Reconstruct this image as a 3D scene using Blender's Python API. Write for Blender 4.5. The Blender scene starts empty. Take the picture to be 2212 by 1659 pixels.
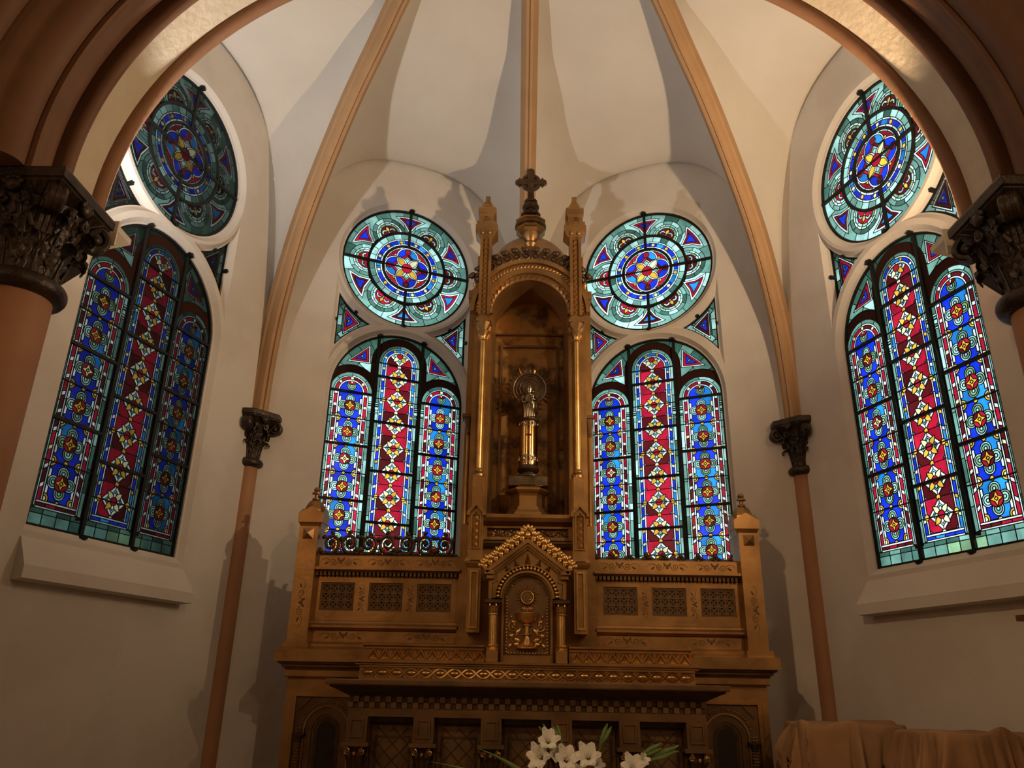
import bpy, bmesh, math, random
from math import sin, cos, pi, radians, sqrt, atan2, hypot, tan
from mathutils import Matrix, Vector
from mathutils.geometry import delaunay_2d_cdt

SC = bpy.context.scene
COL = SC.collection
random.seed(7)

# ------------------------------------------------------------------ camera
PITCH, YAW, ROLL = 0.3725, -0.0172, 0.0191
CAM = Vector((-0.007, -7.1645, 1.60))
_f = Vector((sin(YAW) * cos(PITCH), cos(YAW) * cos(PITCH), sin(PITCH)))
_r = Vector((cos(YAW), -sin(YAW), 0))
_u = _r.cross(_f)
_r2 = _r * cos(ROLL) + _u * sin(ROLL)
_u2 = -_r * sin(ROLL) + _u * cos(ROLL)
cd = bpy.data.cameras.new('camera')
cd.sensor_fit = 'HORIZONTAL'
cd.sensor_width = 36.0
cd.lens = 1681.97 / 2212 * 36.0
cd.clip_start = 0.05
cd.clip_end = 200
cam = bpy.data.objects.new('camera', cd)
COL.objects.link(cam)
cam.matrix_world = Matrix(((_r2.x, _u2.x, -_f.x, CAM.x), (_r2.y, _u2.y, -_f.y, CAM.y), (_r2.z, _u2.z, -_f.z, CAM.z), (0, 0, 0, 1)))
SC.camera = cam

# ------------------------------------------------------------------ world (overcast daylight) and view
SC.view_settings.view_transform = 'Standard'
SC.view_settings.look = 'None'
SC.view_settings.gamma = 1
SC.view_settings.use_curve_mapping = False
SC.view_settings.exposure = 0.0
wd = bpy.data.worlds.new('overcast_sky')
SC.world = wd
wd.use_nodes = True
wn = wd.node_tree.nodes
wn['Background'].inputs[0].default_value = (0.80, 0.93, 1.0, 1)
wn['Background'].inputs[1].default_value = 3.2
SC.cycles.max_bounces = 5
SC.cycles.diffuse_bounces = 3
SC.cycles.glossy_bounces = 3
SC.cycles.transmission_bounces = 4
SC.cycles.transparent_max_bounces = 4
SC.cycles.sample_clamp_indirect = 4.0
SC.cycles.use_adaptive_sampling = True
SC.cycles.adaptive_threshold = 0.045
SC.cycles.adaptive_min_samples = 12

# power of the two wall uplights (the fixtures themselves are built below), the added nave fill lamps
UP_L = dict(pos=(-2.42, -3.37, 3.995), power=178.0, color=(1.0, 0.95, 0.90), aim=(0.7, 0.14, 1.4), angle=156, blend=1.0)
UP_R = dict(pos=(2.42, -3.37, 3.995), power=280.0, color=(1.0, 0.72, 0.44), aim=(-1.0, 0.12, 0.78), angle=180, blend=0.85)
FILL_PENDANT_POWER = 85.0
SIDE_FILL = dict(pos=(-2.9, -8.6, 5.6), aim=(2.1, -2.3, 1.35), power=330.0, color=(1.0, 0.66, 0.36))  # unseen spot added to brighten the low right wall and dust sheets
ALTAR_FILL = dict(pos=(2.9, -8.6, 5.6), aim=(-0.35, -1.6, 2.05), power=160.0, color=(1.0, 0.70, 0.40))  # unseen spot added as weak fill, for glints on the altar gold


def spot(name, pos, aim, power, color, radius, angle, blend):
    l = bpy.data.lights.new(name, 'SPOT')
    l.energy = power
    l.color = color
    l.shadow_soft_size = radius
    l.spot_size = radians(angle)
    l.spot_blend = blend
    o = bpy.data.objects.new(name, l)
    COL.objects.link(o)
    o.location = pos
    o.rotation_euler = (Vector(aim) - Vector(pos)).to_track_quat('-Z', 'Y').to_euler()
    return o


for P in (UP_L, UP_R):
    spot('uplight_lamp', P['pos'], Vector(P['pos']) + Vector(P['aim']), P['power'], P['color'], 0.035, P['angle'], P['blend'])
spot('altar_fill_spot', ALTAR_FILL['pos'], ALTAR_FILL['aim'], ALTAR_FILL['power'], ALTAR_FILL['color'], 0.06, 62, 1.0)
spot('side_fill_spot', SIDE_FILL['pos'], SIDE_FILL['aim'], SIDE_FILL['power'], SIDE_FILL['color'], 0.06, 44, 1.0)

# ------------------------------------------------------------------ helpers
def tag(o, label=None, cat=None, group=None, kind=None):
    if label: o['label'] = label
    if cat: o['category'] = cat
    if group: o['group'] = group
    if kind: o['kind'] = kind
    return o


def empty(name, loc=(0, 0, 0), rz=0.0, **k):
    o = bpy.data.objects.new(name, None)
    COL.objects.link(o)
    o.location = loc
    o.rotation_euler = (0, 0, rz)
    o.empty_display_size = 0.1
    return tag(o, **k)


def put(name, me, parent=None, loc=(0, 0, 0), rot=(0, 0, 0), scale=(1, 1, 1)):
    o = bpy.data.objects.new(name, me)
    COL.objects.link(o)
    if parent: o.parent = parent
    o.location = loc
    o.rotation_euler = rot
    o.scale = scale
    return o


class MB:
    """collects shapes into one mesh"""

    def __init__(s):
        s.v = []; s.f = []; s.mi = []; s.cm = 0

    def add(s, vs, fs):
        b = len(s.v)
        s.v.extend([tuple(p) for p in vs])
        s.f.extend([tuple(i + b for i in f) for f in fs])
        s.mi.extend([s.cm] * len(fs))
        return s

    def box(s, x0, x1, y0, y1, z0, z1):
        return s.add([(x0, y0, z0), (x1, y0, z0), (x1, y1, z0), (x0, y1, z0), (x0, y0, z1), (x1, y0, z1), (x1, y1, z1), (x0, y1, z1)],
                     [(0, 3, 2, 1), (4, 5, 6, 7), (0, 1, 5, 4), (1, 2, 6, 5), (2, 3, 7, 6), (3, 0, 4, 7)])

    def bev(s, x0, x1, y0, y1, z0, z1, b=0.006):
        """box whose -Y face is chamfered"""
        return s.add([(x0, y0 + b, z0), (x1, y0 + b, z0), (x1, y1, z0), (x0, y1, z0), (x0, y0 + b, z1), (x1, y0 + b, z1), (x1, y1, z1), (x0, y1, z1),
                      (x0 + b, y0, z0 + b), (x1 - b, y0, z0 + b), (x1 - b, y0, z1 - b), (x0 + b, y0, z1 - b)],
                     [(0, 3, 2, 1), (4, 5, 6, 7), (1, 2, 6, 5), (2, 3, 7, 6), (3, 0, 4, 7), (8, 9, 10, 11), (0, 1, 9, 8), (1, 5, 10, 9), (5, 4, 11, 10), (4, 0, 8, 11)])

    def pyr(s, cx, cz, hx, hz, y, h):
        """pyramid stud pointing to -Y"""
        return s.add([(cx - hx, y, cz - hz), (cx + hx, y, cz - hz), (cx + hx, y, cz + hz), (cx - hx, y, cz + hz), (cx, y - h, cz)],
                     [(0, 1, 4), (1, 2, 4), (2, 3, 4), (3, 0, 4), (3, 2, 1, 0)])

    def profx(s, prof, x0, x1, ins=0.0, yref=None):
        """closed (y,z) profile run along X; ins mitres the ends by the profile's own reach"""
        n = len(prof)
        ym = max(p[0] for p in prof) if yref is None else yref
        k = lambda y: ins * max(0.0, ym - y)
        vs = [(x0 - k(y), y, z) for y, z in prof] + [(x1 + k(y), y, z) for y, z in prof]
        fs = [(i, i + n, (i + 1) % n + n, (i + 1) % n) for i in range(n)] + [tuple(range(n)), tuple(range(2 * n - 1, n - 1, -1))]
        return s.add(vs, fs)

    def prism(s, poly, y0, y1):
        """closed (x,z) polygon extruded from y0 (front) to y1"""
        n = len(poly)
        vs = [(x, y0, z) for x, z in poly] + [(x, y1, z) for x, z in poly]
        fs = [(i, (i + 1) % n, (i + 1) % n + n, i + n) for i in range(n)] + [tuple(range(n - 1, -1, -1)), tuple(range(n, 2 * n))]
        return s.add(vs, fs)

    def band(s, a, b, y0, y1, closed=False):
        """solid band between two (x,z) loops of equal length"""
        n = len(a)
        vs = [(x, y0, z) for x, z in a] + [(x, y0, z) for x, z in b] + [(x, y1, z) for x, z in a] + [(x, y1, z) for x, z in b]
        fs = []
        for i in range(n if closed else n - 1):
            j = (i + 1) % n
            fs += [(i, j, n + j, n + i), (2 * n + i, 3 * n + i, 3 * n + j, 2 * n + j), (i, 2 * n + i, 2 * n + j, j), (n + i, n + j, 3 * n + j, 3 * n + i)]
        if not closed:
            fs += [(0, n, 3 * n, 2 * n), (n - 1, 3 * n - 1, 4 * n - 1, 2 * n - 1)]
        return s.add(vs, fs)

    def lathe(s, prof, cx=0, cy=0, n=24, a0=0, a1=2 * pi, sx=1, sy=1):
        full = abs(a1 - a0 - 2 * pi) < 1e-6
        m = n if full else n + 1
        vs = []
        for r, z in prof:
            for k in range(m):
                a = a0 + (a1 - a0) * k / n
                vs.append((cx + r * cos(a) * sx, cy + r * sin(a) * sy, z))
        fs = []
        for i in range(len(prof) - 1):
            for k in range(n):
                k2 = (k + 1) % m
                fs.append((i * m + k, i * m + k2, (i + 1) * m + k2, (i + 1) * m + k))
        if full:
            if prof[0][0] > 1e-5: fs.append(tuple(range(m - 1, -1, -1)))
            if prof[-1][0] > 1e-5: fs.append(tuple((len(prof) - 1) * m + k for k in range(m)))
        return s.add(vs, fs)

    def tube(s, pts, rad, n=6, closed=False):
        pts = [Vector(p) for p in pts]
        m = len(pts)
        vs = []
        nrm = None
        for i, p in enumerate(pts):
            t = (pts[(i + 1) % m] - pts[i - 1]) if closed else (pts[min(i + 1, m - 1)] - pts[max(i - 1, 0)])
            if t.length < 1e-9: t = Vector((0, 0, 1))
            t.normalize()
            if nrm is None:
                nrm = t.orthogonal().normalized()
            else:
                nrm = (nrm - t * nrm.dot(t))
                nrm = nrm.normalized() if nrm.length > 1e-6 else t.orthogonal().normalized()
            bn = t.cross(nrm)
            r = rad(i / (m - 1)) if callable(rad) else rad
            for k in range(n):
                a = 2 * pi * k / n
                vs.append(p + nrm * cos(a) * r + bn * sin(a) * r)
        fs = []
        for i in range(m if closed else m - 1):
            j = (i + 1) % m
            for k in range(n):
                k2 = (k + 1) % n
                fs.append((i * n + k, i * n + k2, j * n + k2, j * n + k))
        if not closed:
            fs += [tuple(range(n - 1, -1, -1)), tuple((m - 1) * n + k for k in range(n))]
        return s.add(vs, fs)

    def ell(s, c, r, nu=10, nv=6, rot=None):
        if isinstance(r, (int, float)): r = (r, r, r)
        vs = [(0, 0, -1)]
        for i in range(1, nv):
            t = -pi / 2 + pi * i / nv
            for k in range(nu):
                a = 2 * pi * k / nu
                vs.append((cos(t) * cos(a), cos(t) * sin(a), sin(t)))
        vs.append((0, 0, 1))
        out = []
        for v in vs:
            p = Vector((v[0] * r[0], v[1] * r[1], v[2] * r[2]))
            if rot is not None: p = rot @ p
            out.append(p + Vector(c))
        fs = [(0, 1 + (k + 1) % nu, 1 + k) for k in range(nu)]
        for i in range(nv - 2):
            for k in range(nu):
                k2 = (k + 1) % nu
                fs.append((1 + i * nu + k, 1 + i * nu + k2, 1 + (i + 1) * nu + k2, 1 + (i + 1) * nu + k))
        b = 1 + (nv - 2) * nu
        fs += [(b + k, b + (k + 1) % nu, len(vs) - 1) for k in range(nu)]
        return s.add(out, fs)

    def grid(s, rows, closed=False):
        n = len(rows[0])
        vs = [p for r in rows for p in r]
        fs = []
        for i in range(len(rows) - 1):
            for k in range(n if closed else n - 1):
                k2 = (k + 1) % n
                fs.append((i * n + k, i * n + k2, (i + 1) * n + k2, (i + 1) * n + k))
        return s.add(vs, fs)

    def xf(s, M):
        s.v = [tuple(M @ Vector(p)) for p in s.v]
        return s

    def mesh(s, name, mats, smooth=None):
        me = bpy.data.meshes.new(name)
        me.from_pydata(s.v, [], s.f)
        for m in (mats if isinstance(mats, (list, tuple)) else [mats]):
            me.materials.append(m)
        if isinstance(mats, (list, tuple)) and len(mats) > 1:
            me.polygons.foreach_set('material_index', s.mi)
        bm = bmesh.new(); bm.from_mesh(me)
        bmesh.ops.recalc_face_normals(bm, faces=bm.faces)
        bm.to_mesh(me); bm.free()
        if smooth:
            me.shade_smooth()
            me.set_sharp_from_angle(angle=radians(smooth))
        return me

    def build(s, name, mats, parent=None, smooth=None, **k):
        return tag(put(name, s.mesh(name, mats, smooth), parent), **k)


def arc(cx, cz, r, a0, a1, n):
    return [(cx + r * cos(a0 + (a1 - a0) * i / n), cz + r * sin(a0 + (a1 - a0) * i / n)) for i in range(n + 1)]


def interp(tab, x):
    if x <= tab[0][0]: return tab[0][1]
    for (a, va), (b, vb) in zip(tab, tab[1:]):
        if x <= b: return va + (vb - va) * (x - a) / (b - a)
    return tab[-1][1]


# ------------------------------------------------------------------ materials
def mat(name, col, col2=None, rough=0.6, metal=0.0, scale=8.0, bump=0.0, bscale=40.0, lo=0.35, hi=0.65, detail=4.0, spec=0.5, coords='Object'):
    m = bpy.data.materials.new(name)
    m.use_nodes = True
    nt = m.node_tree
    N, L = nt.nodes, nt.links
    b = N['Principled BSDF']
    b.inputs['Roughness'].default_value = rough
    b.inputs['Metallic'].default_value = metal
    b.inputs['Specular IOR Level'].default_value = spec
    tc = N.new('ShaderNodeTexCoord')
    if col2 is None: col2 = tuple(c * 0.8 for c in col)
    n = N.new('ShaderNodeTexNoise')
    n.inputs['Scale'].default_value = scale
    n.inputs['Detail'].default_value = detail
    L.new(tc.outputs[coords], n.inputs['Vector'])
    r = N.new('ShaderNodeValToRGB')
    r.color_ramp.elements[0].position = lo
    r.color_ramp.elements[1].position = hi
    r.color_ramp.elements[0].color = (*col2, 1)
    r.color_ramp.elements[1].color = (*col, 1)
    L.new(n.outputs['Fac'], r.inputs['Fac'])
    L.new(r.outputs['Color'], b.inputs['Base Color'])
    if bump:
        n2 = N.new('ShaderNodeTexNoise')
        n2.inputs['Scale'].default_value = bscale
        n2.inputs['Detail'].default_value = 5
        L.new(tc.outputs[coords], n2.inputs['Vector'])
        bp = N.new('ShaderNodeBump')
        bp.inputs['Strength'].default_value = bump
        bp.inputs['Distance'].default_value = 0.01
        L.new(n2.outputs['Fac'], bp.inputs['Height'])
        L.new(bp.outputs['Normal'], b.inputs['Normal'])
    return m


M = {}
M['plaster'] = mat('cream_plaster', (0.655, 0.61, 0.55), (0.61, 0.56, 0.50), 0.85, scale=1.6, bump=0.12, bscale=30, spec=0.2)
M['wall'] = mat('patched_plaster', (0.655, 0.61, 0.55), (0.605, 0.555, 0.495), 0.85, scale=1.5, lo=0.45, hi=0.56, bump=0.12, bscale=30, spec=0.2)
M['band'] = mat('cream_arch_paint', (0.60, 0.50, 0.37), (0.54, 0.44, 0.32), 0.6, scale=5, bump=0.5, bscale=22, spec=0.3)
M['brown'] = mat('terracotta_paint', (0.40, 0.205, 0.105), (0.35, 0.17, 0.085), 0.6, scale=4, bump=0.15, bscale=25, spec=0.3)
M['arch_shade'] = mat('shaded_arch_brown', (0.17, 0.083, 0.043), (0.145, 0.068, 0.035), 0.6, scale=4, bump=0.15, bscale=25, spec=0.3)  # terracotta brown darkened: shade on the arch front put into the colour
M['russet'] = mat('russet_roll_paint', (0.28, 0.14, 0.072), (0.25, 0.12, 0.06), 0.6, scale=4, bump=0.15, bscale=25, spec=0.3)
M['rib'] = mat('tan_rib_paint', (0.44, 0.265, 0.135), (0.40, 0.235, 0.118), 0.6, scale=4, bump=0.12, bscale=25, spec=0.3)
M['capital'] = mat('dark_bronzed_stone', (0.055, 0.033, 0.017), (0.022, 0.013, 0.009), 0.4, metal=0.35, scale=14, bump=0.4, bscale=60)
M['floor'] = mat('stone_floor', (0.46, 0.38, 0.28), (0.38, 0.31, 0.23), 0.5, scale=3)
M['ground'] = mat('outside_ground', (0.10, 0.13, 0.07), None, 0.9, scale=0.5)
M['render'] = mat('blocker_grey', (0.09, 0.09, 0.085), None, 0.9, scale=0.7)  # dark grey of the added block outside the left windows
M['iron'] = mat('black_iron', (0.012, 0.012, 0.012), (0.006, 0.006, 0.006), 0.6, scale=30, spec=0.3)
M['lead'] = mat('lead_came', (0.016, 0.017, 0.017), (0.008, 0.009, 0.009), 0.55, scale=50, spec=0.3)

# ------------------------------------------------------------------ plan of the apse
A1, A2, S1, S2, U0 = 0.4191, 1.2832, 2.5, 2.556, 0.027
WALL_IN = 0.07                      # plaster face stands this far inside the glass
c1, s1, c2, s2 = cos(A1), sin(A1), cos(A2), sin(A2)
V1 = Vector((S1 * c1, -S1 * s1))
V2 = Vector((V1.x + S2 * c2, V1.y - S2 * s2))
Y_BACK = -3.50                      # apse face of the chancel arch wall
Z_FLOOR, Z_SPRING, Z_APEX = 0.50, 3.70, 6.60
B = Vector((0, Y_BACK))
uc1, uc2 = S1 / 2 + U0, S2 / 2
FR = {'left': (Vector((-V1.x - c2 * uc2, V1.y - s2 * uc2)), A2), 'back_left': (Vector((-c1 * uc1, -s1 * uc1)), A1),
      'back_right': (Vector((c1 * uc1, -s1 * uc1)), -A1), 'right': (Vector((V1.x + c2 * uc2, V1.y - s2 * uc2)), -A2)}


def fl(side, x, y):
    o, a = FR[side]
    return Vector((o.x + x * cos(a) - y * sin(a), o.y + x * sin(a) + y * cos(a)))


def isect(p, d, q, e):
    k = d.x * e.y - d.y * e.x
    t = ((q.x - p.x) * e.y - (q.y - p.y) * e.x) / k
    return p + d * t


def wline(side):
    return fl(side, 0, -WALL_IN), Vector((cos(FR[side][1]), sin(FR[side][1])))


back = (Vector((0, Y_BACK)), Vector((1, 0)))
CORN = [isect(*back, *wline('left')), isect(*wline('left'), *wline('back_left')), isect(*wline('back_left'), *wline('back_right')),
        isect(*wline('back_right'), *wline('right')), isect(*wline('right'), *back)]
SIDES = ['left', 'back_left', 'back_right', 'right']
EXT = {}
for i, sd in enumerate(SIDES):
    o, d = wline(sd)
    EXT[sd] = ((CORN[i] - o).dot(d), (CORN[i + 1] - o).dot(d))

# window shapes in a wall's own (x,z)
ROSE_Z, ROSE_R = 5.39, 0.634
LAN_HW, LAN_ZB, LAN_ZS = 0.617, 2.41, 4.033


def rose_c(g, n=64):
    return arc(0, ROSE_Z, ROSE_R + g, 0, 2 * pi, n)[:-1]


def lancet_c(g, n=32):
    return [(-LAN_HW - g, LAN_ZB - g), (LAN_HW + g, LAN_ZB - g)] + arc(0, LAN_ZS, LAN_HW + g, 0, pi, n)


def span_c(g, sgn, n=10):
    R, xe = 0.745 - g, 0.622 + g
    dz = sqrt(R * R - xe * xe)
    zm = (ROSE_Z + LAN_ZS) / 2
    xm = sqrt(max(R * R - (ROSE_Z - zm) ** 2, 1e-4))
    a0, a1 = atan2(-dz, xe), atan2(zm - ROSE_Z, xm)
    p = arc(0, ROSE_Z, R, a0, a1, n) + arc(0, LAN_ZS, R, -a1, -a0, n)[1:]
    p = [(sgn * x, z) for x, z in p]
    return p if sgn < 0 else p[::-1]


def warch(x, side):
    a, b = EXT[side]
    m, h = (a + b) / 2, (b - a) / 2
    u = min(1, abs(x - m) / h)
    return Z_SPRING + (Z_APEX - Z_SPRING) * (1 - u ** 2.75) ** (1 / 2.75)


def cdt_faces(polys):
    """non-overlapping triangles of stacked polygons, each with the id of the topmost polygon"""
    V, F = [], []
    for p in polys:
        if sum(p[i - 1][0] * p[i][1] - p[i][0] * p[i - 1][1] for i in range(len(p))) < 0: p = p[::-1]
        b = len(V)
        V.extend([Vector(q) for q in p])
        F.append(list(range(b, b + len(p))))
    ov, oe, of, _, _, src = delaunay_2d_cdt(V, [], F, 1, 1e-5, True)
    return ov, of, [max(s) if s else -1 for s in src]


def plate(mb, outer, holes, y):
    v, f, s = cdt_faces([outer] + holes)
    mb.add([(p.x, y, p.y) for p in v], [t for t, i in zip(f, s) if i == 0])


def frame_obj(o, side):
    p, a = FR[side]
    o.location = (p.x, p.y, 0)
    o.rotation_euler = (0, 0, a)
    return o


WLAB = {'left': 'cream plaster apse wall on the left with a deep window', 'back_left': 'cream plaster apse wall behind the altar, left of the middle rib',
        'back_right': 'cream plaster apse wall behind the altar, right of the middle rib', 'right': 'cream plaster apse wall on the right above the draped furniture'}
for sd in SIDES:
    a, b = EXT[sd]
    n = 48
    xs = [(a + b) / 2 - (b - a) / 2 * cos(pi * i / n) for i in range(n + 1)]
    top = [(x, warch(x, sd)) for x in xs]
    outer = [(a, Z_FLOOR - 0.1)] + top + [(b, Z_FLOOR - 0.1)]
    hl = lambda g: [rose_c(g), lancet_c(g), span_c(g, 1), span_c(g, -1)]
    mb = MB()
    plate(mb, outer, hl(0.042), -WALL_IN)
    mb2 = [(0.042, -WALL_IN), (0.012, -0.035), (0.0, -0.03), (0.0, 0.05), (0.05, 0.3)]
    for (g0, y0), (g1, y1) in zip(mb2, mb2[1:]):
        for p, q in zip(hl(g0), hl(g1)):
            k = len(p)
            mb.add([(x, y0, z) for x, z in p] + [(x, y1, z) for x, z in q], [(i, (i + 1) % k, (i + 1) % k + k, i + k) for i in range(k)])
    plate(mb, [(a - 0.1, 0), (a - 0.1, 7.2), (b + 0.1, 7.2), (b + 0.1, 0)], hl(0.05), 0.3)
    w = mb.build('wall_' + sd, M['wall'], kind='structure', label=WLAB[sd])
    frame_obj(w, sd)
    if sd in ('left', 'right'):
        sl = MB().profx([(-WALL_IN + 0.02, 2.335), (-WALL_IN - 0.005, 2.335), (-WALL_IN - 0.105, 2.175), (-WALL_IN - 0.105, 2.105), (-WALL_IN + 0.02, 2.095)], -0.66, 0.66, 0.25)
        frame_obj(sl.build('trim_%d' % (1 if sd == 'left' else 2), M['plaster'], kind='structure', label='sloping plaster sill below the %s side window' % sd), sd)

# ------------------------------------------------------------------ vault: ribs and webs
RIB = [(0.0, 3.70), (0.03, 4.2), (0.11, 4.65), (0.33, 5.27), (0.62, 5.75), (1.03, 6.28), (1.41, 6.65), (1.75, 6.98), (2.4, 7.42), (3.3, 7.75)]


def smooth_tab(tab, n=40):
    """Catmull-Rom through the points, re-sampled by length"""
    P = [Vector(p) for p in tab]
    P = [P[0] * 2 - P[1]] + P + [P[-1] * 2 - P[-2]]
    out = []
    for i in range(1, len(P) - 2):
        for k in range(10):
            t = k / 10
            a, b_, c, d = P[i - 1], P[i], P[i + 1], P[i + 2]
            out.append(0.5 * ((2 * b_) + (c - a) * t + (2 * a - 5 * b_ + 4 * c - d) * t * t + (3 * b_ - a - 3 * c + d) * t ** 3))
    out.append(P[-2])
    L = [0]
    for p, q in zip(out, out[1:]): L.append(L[-1] + (q - p).length)
    res, j = [], 0
    for k in range(n + 1):
        s = L[-1] * k / n
        while j < len(L) - 2 and L[j + 1] < s: j += 1
        t = (s - L[j]) / max(L[j + 1] - L[j], 1e-9)
        res.append(out[j].lerp(out[j + 1], t))
    return res


RC = smooth_tab(RIB)


def rib_pt(i, k, off=0.0):
    """point k of rib i; off moves it into the room"""
    c = CORN[i]
    d = B - c
    Lh = d.length
    d = d / Lh
    p, q = RC[max(k - 1, 0)], RC[min(k + 1, len(RC) - 1)]
    t = (q - p).normalized()
    nrm = Vector((t.y, -t.x))
    s, z = RC[k].x * Lh / 3.3 + nrm.x * off, RC[k].y + nrm.y * off
    return Vector((c.x + d.x * s, c.y + d.y * s, z))


NT = len(RC) - 1
for i, sd in enumerate(SIDES):
    nu = 40
    a, b = EXT[sd]
    rows = []
    for k in range(NT + 1):
        t = k / NT
        PL, PR = rib_pt(i, k), rib_pt(i + 1, k)
        row = []
        for j in range(nu + 1):
            u = 0.5 - 0.5 * cos(pi * j / nu)
            x = a + (b - a) * u
            W = Vector((*fl(sd, x, -WALL_IN), warch(x, sd)))
            base = Vector((*fl(sd, x, -WALL_IN), Z_SPRING))
            row.append(PL.lerp(PR, u) + (W - base) * (1 - t) ** 2.35)
        rows.append(row)
    MB().grid(rows).build('ceiling_' + sd, M['plaster'], smooth=60, kind='structure', label='curved plaster vault web above the %s apse wall' % sd.replace('_', ' '))

RPROF = [(-0.075, -0.06), (-0.075, 0.035), (-0.058, 0.05), (-0.052, 0.075), (-0.03, 0.105), (-0.008, 0.108), (0, 0.095), (0.008, 0.108), (0.03, 0.105), (0.052, 0.075), (0.058, 0.05), (0.075, 0.035), (0.075, -0.06)]
RLAB = {1: 'tan moulded vault rib rising from the left wall column', 2: 'tan moulded vault rib standing upright behind the altar cross', 3: 'tan moulded vault rib rising from the right wall column'}
for i in (1, 2, 3):
    d = (B - CORN[i]).normalized()
    side = Vector((-d.y, d.x, 0))
    rows = []
    for k in range(NT + 1):
        rows.append([rib_pt(i, k, h) + side * w for w, h in RPROF])
    if i == 2:
        rows.insert(0, [p + Vector((0, 0, -3.2)) for p in rows[0]])
    else:
        rows.insert(0, [p + Vector((0, 0, -0.12)) for p in rows[0]])
    MB().grid(rows).build('trim_%d' % (2 + i), M['rib'], smooth=35, kind='structure', label=RLAB[i])

# ------------------------------------------------------------------ chancel arch
AC, AZ, AR, ASP = 0.47, 4.01, 1.875, 3.90


def arch_path(off, n=64, zmin=ASP):
    """three-centred arch, offset outwards"""
    pts = []
    tr = radians(67)
    h = AC * tan(tr)
    R1, R2 = AR + off, AR + AC / cos(tr) + off
    for k in range(n + 1):
        a = pi * k / n
        if k == 0: pts.append((AC + R1, zmin))
        if a < tr: pts.append((AC + R1 * cos(a), AZ + R1 * sin(a)))
        elif a <= pi - tr + 1e-9: pts.append((R2 * cos(a), AZ - h + R2 * sin(a)))
        else: pts.append((-AC + R1 * cos(a), AZ + R1 * sin(a)))
        if k == n: pts.append((-AC - R1, zmin))
    return pts


def sweep_arch(prof, material, name, label):
    mb = MB()
    mb.grid([[(x, y, z) for x, z in arch_path(off)] for off, y in prof])
    if len(prof) > 20:
        for sx in (-1, 1):
            cap = [(sx * (AC + AR + off), y, ASP + 0.001) for off, y in prof] + [(sx * (AC + AR + 0.62), prof[0][1], ASP + 0.001)]
            mb.add(cap, [tuple(range(len(cap)))])
    return mb.build(name, material, smooth=40, kind='structure', label=label)


tor = lambda co, cy, r, a0, a1, n=8: [(co + r * cos(a0 + (a1 - a0) * i / n), cy + r * sin(a0 + (a1 - a0) * i / n)) for i in range(n + 1)]
P_TOR = [(0.12, -3.50)] + tor(0.045, -3.535, 0.045, pi / 2, 3 * pi / 2, 12) + [(0.055, -3.582)]
P_BAND = [(0.055, -3.58), (0.05, -3.585), (0.05, -3.815), (0.055, -3.82)]
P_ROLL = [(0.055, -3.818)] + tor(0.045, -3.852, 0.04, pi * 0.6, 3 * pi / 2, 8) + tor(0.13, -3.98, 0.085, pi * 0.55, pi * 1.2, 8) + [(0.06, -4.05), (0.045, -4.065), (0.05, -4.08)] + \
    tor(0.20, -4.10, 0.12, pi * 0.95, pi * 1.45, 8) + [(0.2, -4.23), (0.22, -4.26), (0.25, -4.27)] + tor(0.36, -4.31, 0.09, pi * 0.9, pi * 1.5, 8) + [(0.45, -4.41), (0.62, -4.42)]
sweep_arch(P_TOR, M['russet'], 'trim_6', 'thin brown roll moulding along the inner edge of the chancel arch')
sweep_arch(P_BAND, M['band'], 'trim_7', 'cream painted band on the underside of the chancel arch')
sweep_arch(P_ROLL, M['arch_shade'], 'trim_8', 'brown rolls and hollows on the front of the chancel arch, shade put into the colour')
mb = MB()
Z_TOP = 9.0
plate(mb, [(-5.2, ASP), (-5.2, Z_TOP), (5.2, Z_TOP), (5.2, ASP)], [arch_path(0.12)], Y_BACK)
plate(mb, [(-5.2, ASP), (-5.2, Z_TOP), (5.2, Z_TOP), (5.2, ASP)], [arch_path(0.62)], -4.42)
for sx in (-1, 1):
    x0, x1 = sorted((sx * 2.64, sx * 5.2))
    mb.box(x0, x1, -4.42, Y_BACK, 0, ASP)
mb.build('wall_chancel_arch', M['plaster'], kind='structure', label='plaster wall around the chancel arch')

# floors, steps, nave shell
MB().box(-4.2, 4.2, -4.6, 1.0, -0.3, Z_FLOOR).build('floor_sanctuary', M['floor'], kind='structure', label='raised stone sanctuary floor')
MB().box(-5.2, 5.2, -20, -4.2, -0.3, 0.0).build('floor', M['floor'], kind='structure', label='stone nave floor')
MB().box(-3.2, 3.2, -5.0, -4.59, 0.0, 0.17).box(-3.2, 3.2, -4.8, -4.59, 0.17, 0.34).build('floor_steps', M['floor'], kind='structure', label='stone steps up to the sanctuary')
for nm, bx in (('wall_nave_left', (-5.4, -5.2, -20, -3.4, -0.3, Z_TOP)), ('wall_nave_right', (5.2, 5.4, -20, -3.4, -0.3, Z_TOP)), ('wall_nave_rear', (-5.4, 5.4, -20.2, -20, -0.3, Z_TOP)), ('ceiling_nave', (-5.4, 5.4, -20.2, -3.4, Z_TOP, Z_TOP + 0.2))):
    MB().box(*bx).build(nm, M['plaster'], kind='structure', label=nm.replace('_', ' ') + ' of plain plaster')
MB().box(-40, 40, -20, 40, -0.6, -0.3).build('ground', M['ground'], kind='structure', label='ground outside the church')
MB().box(-9.0, -4.4, -6.0, 1.7, -0.3, 13.0).build('wall_added_blocker', M['render'], kind='structure', label='unseen grey block added outside the left windows to darken their glass')  # unseen block added to keep daylight off the left windows

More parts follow.
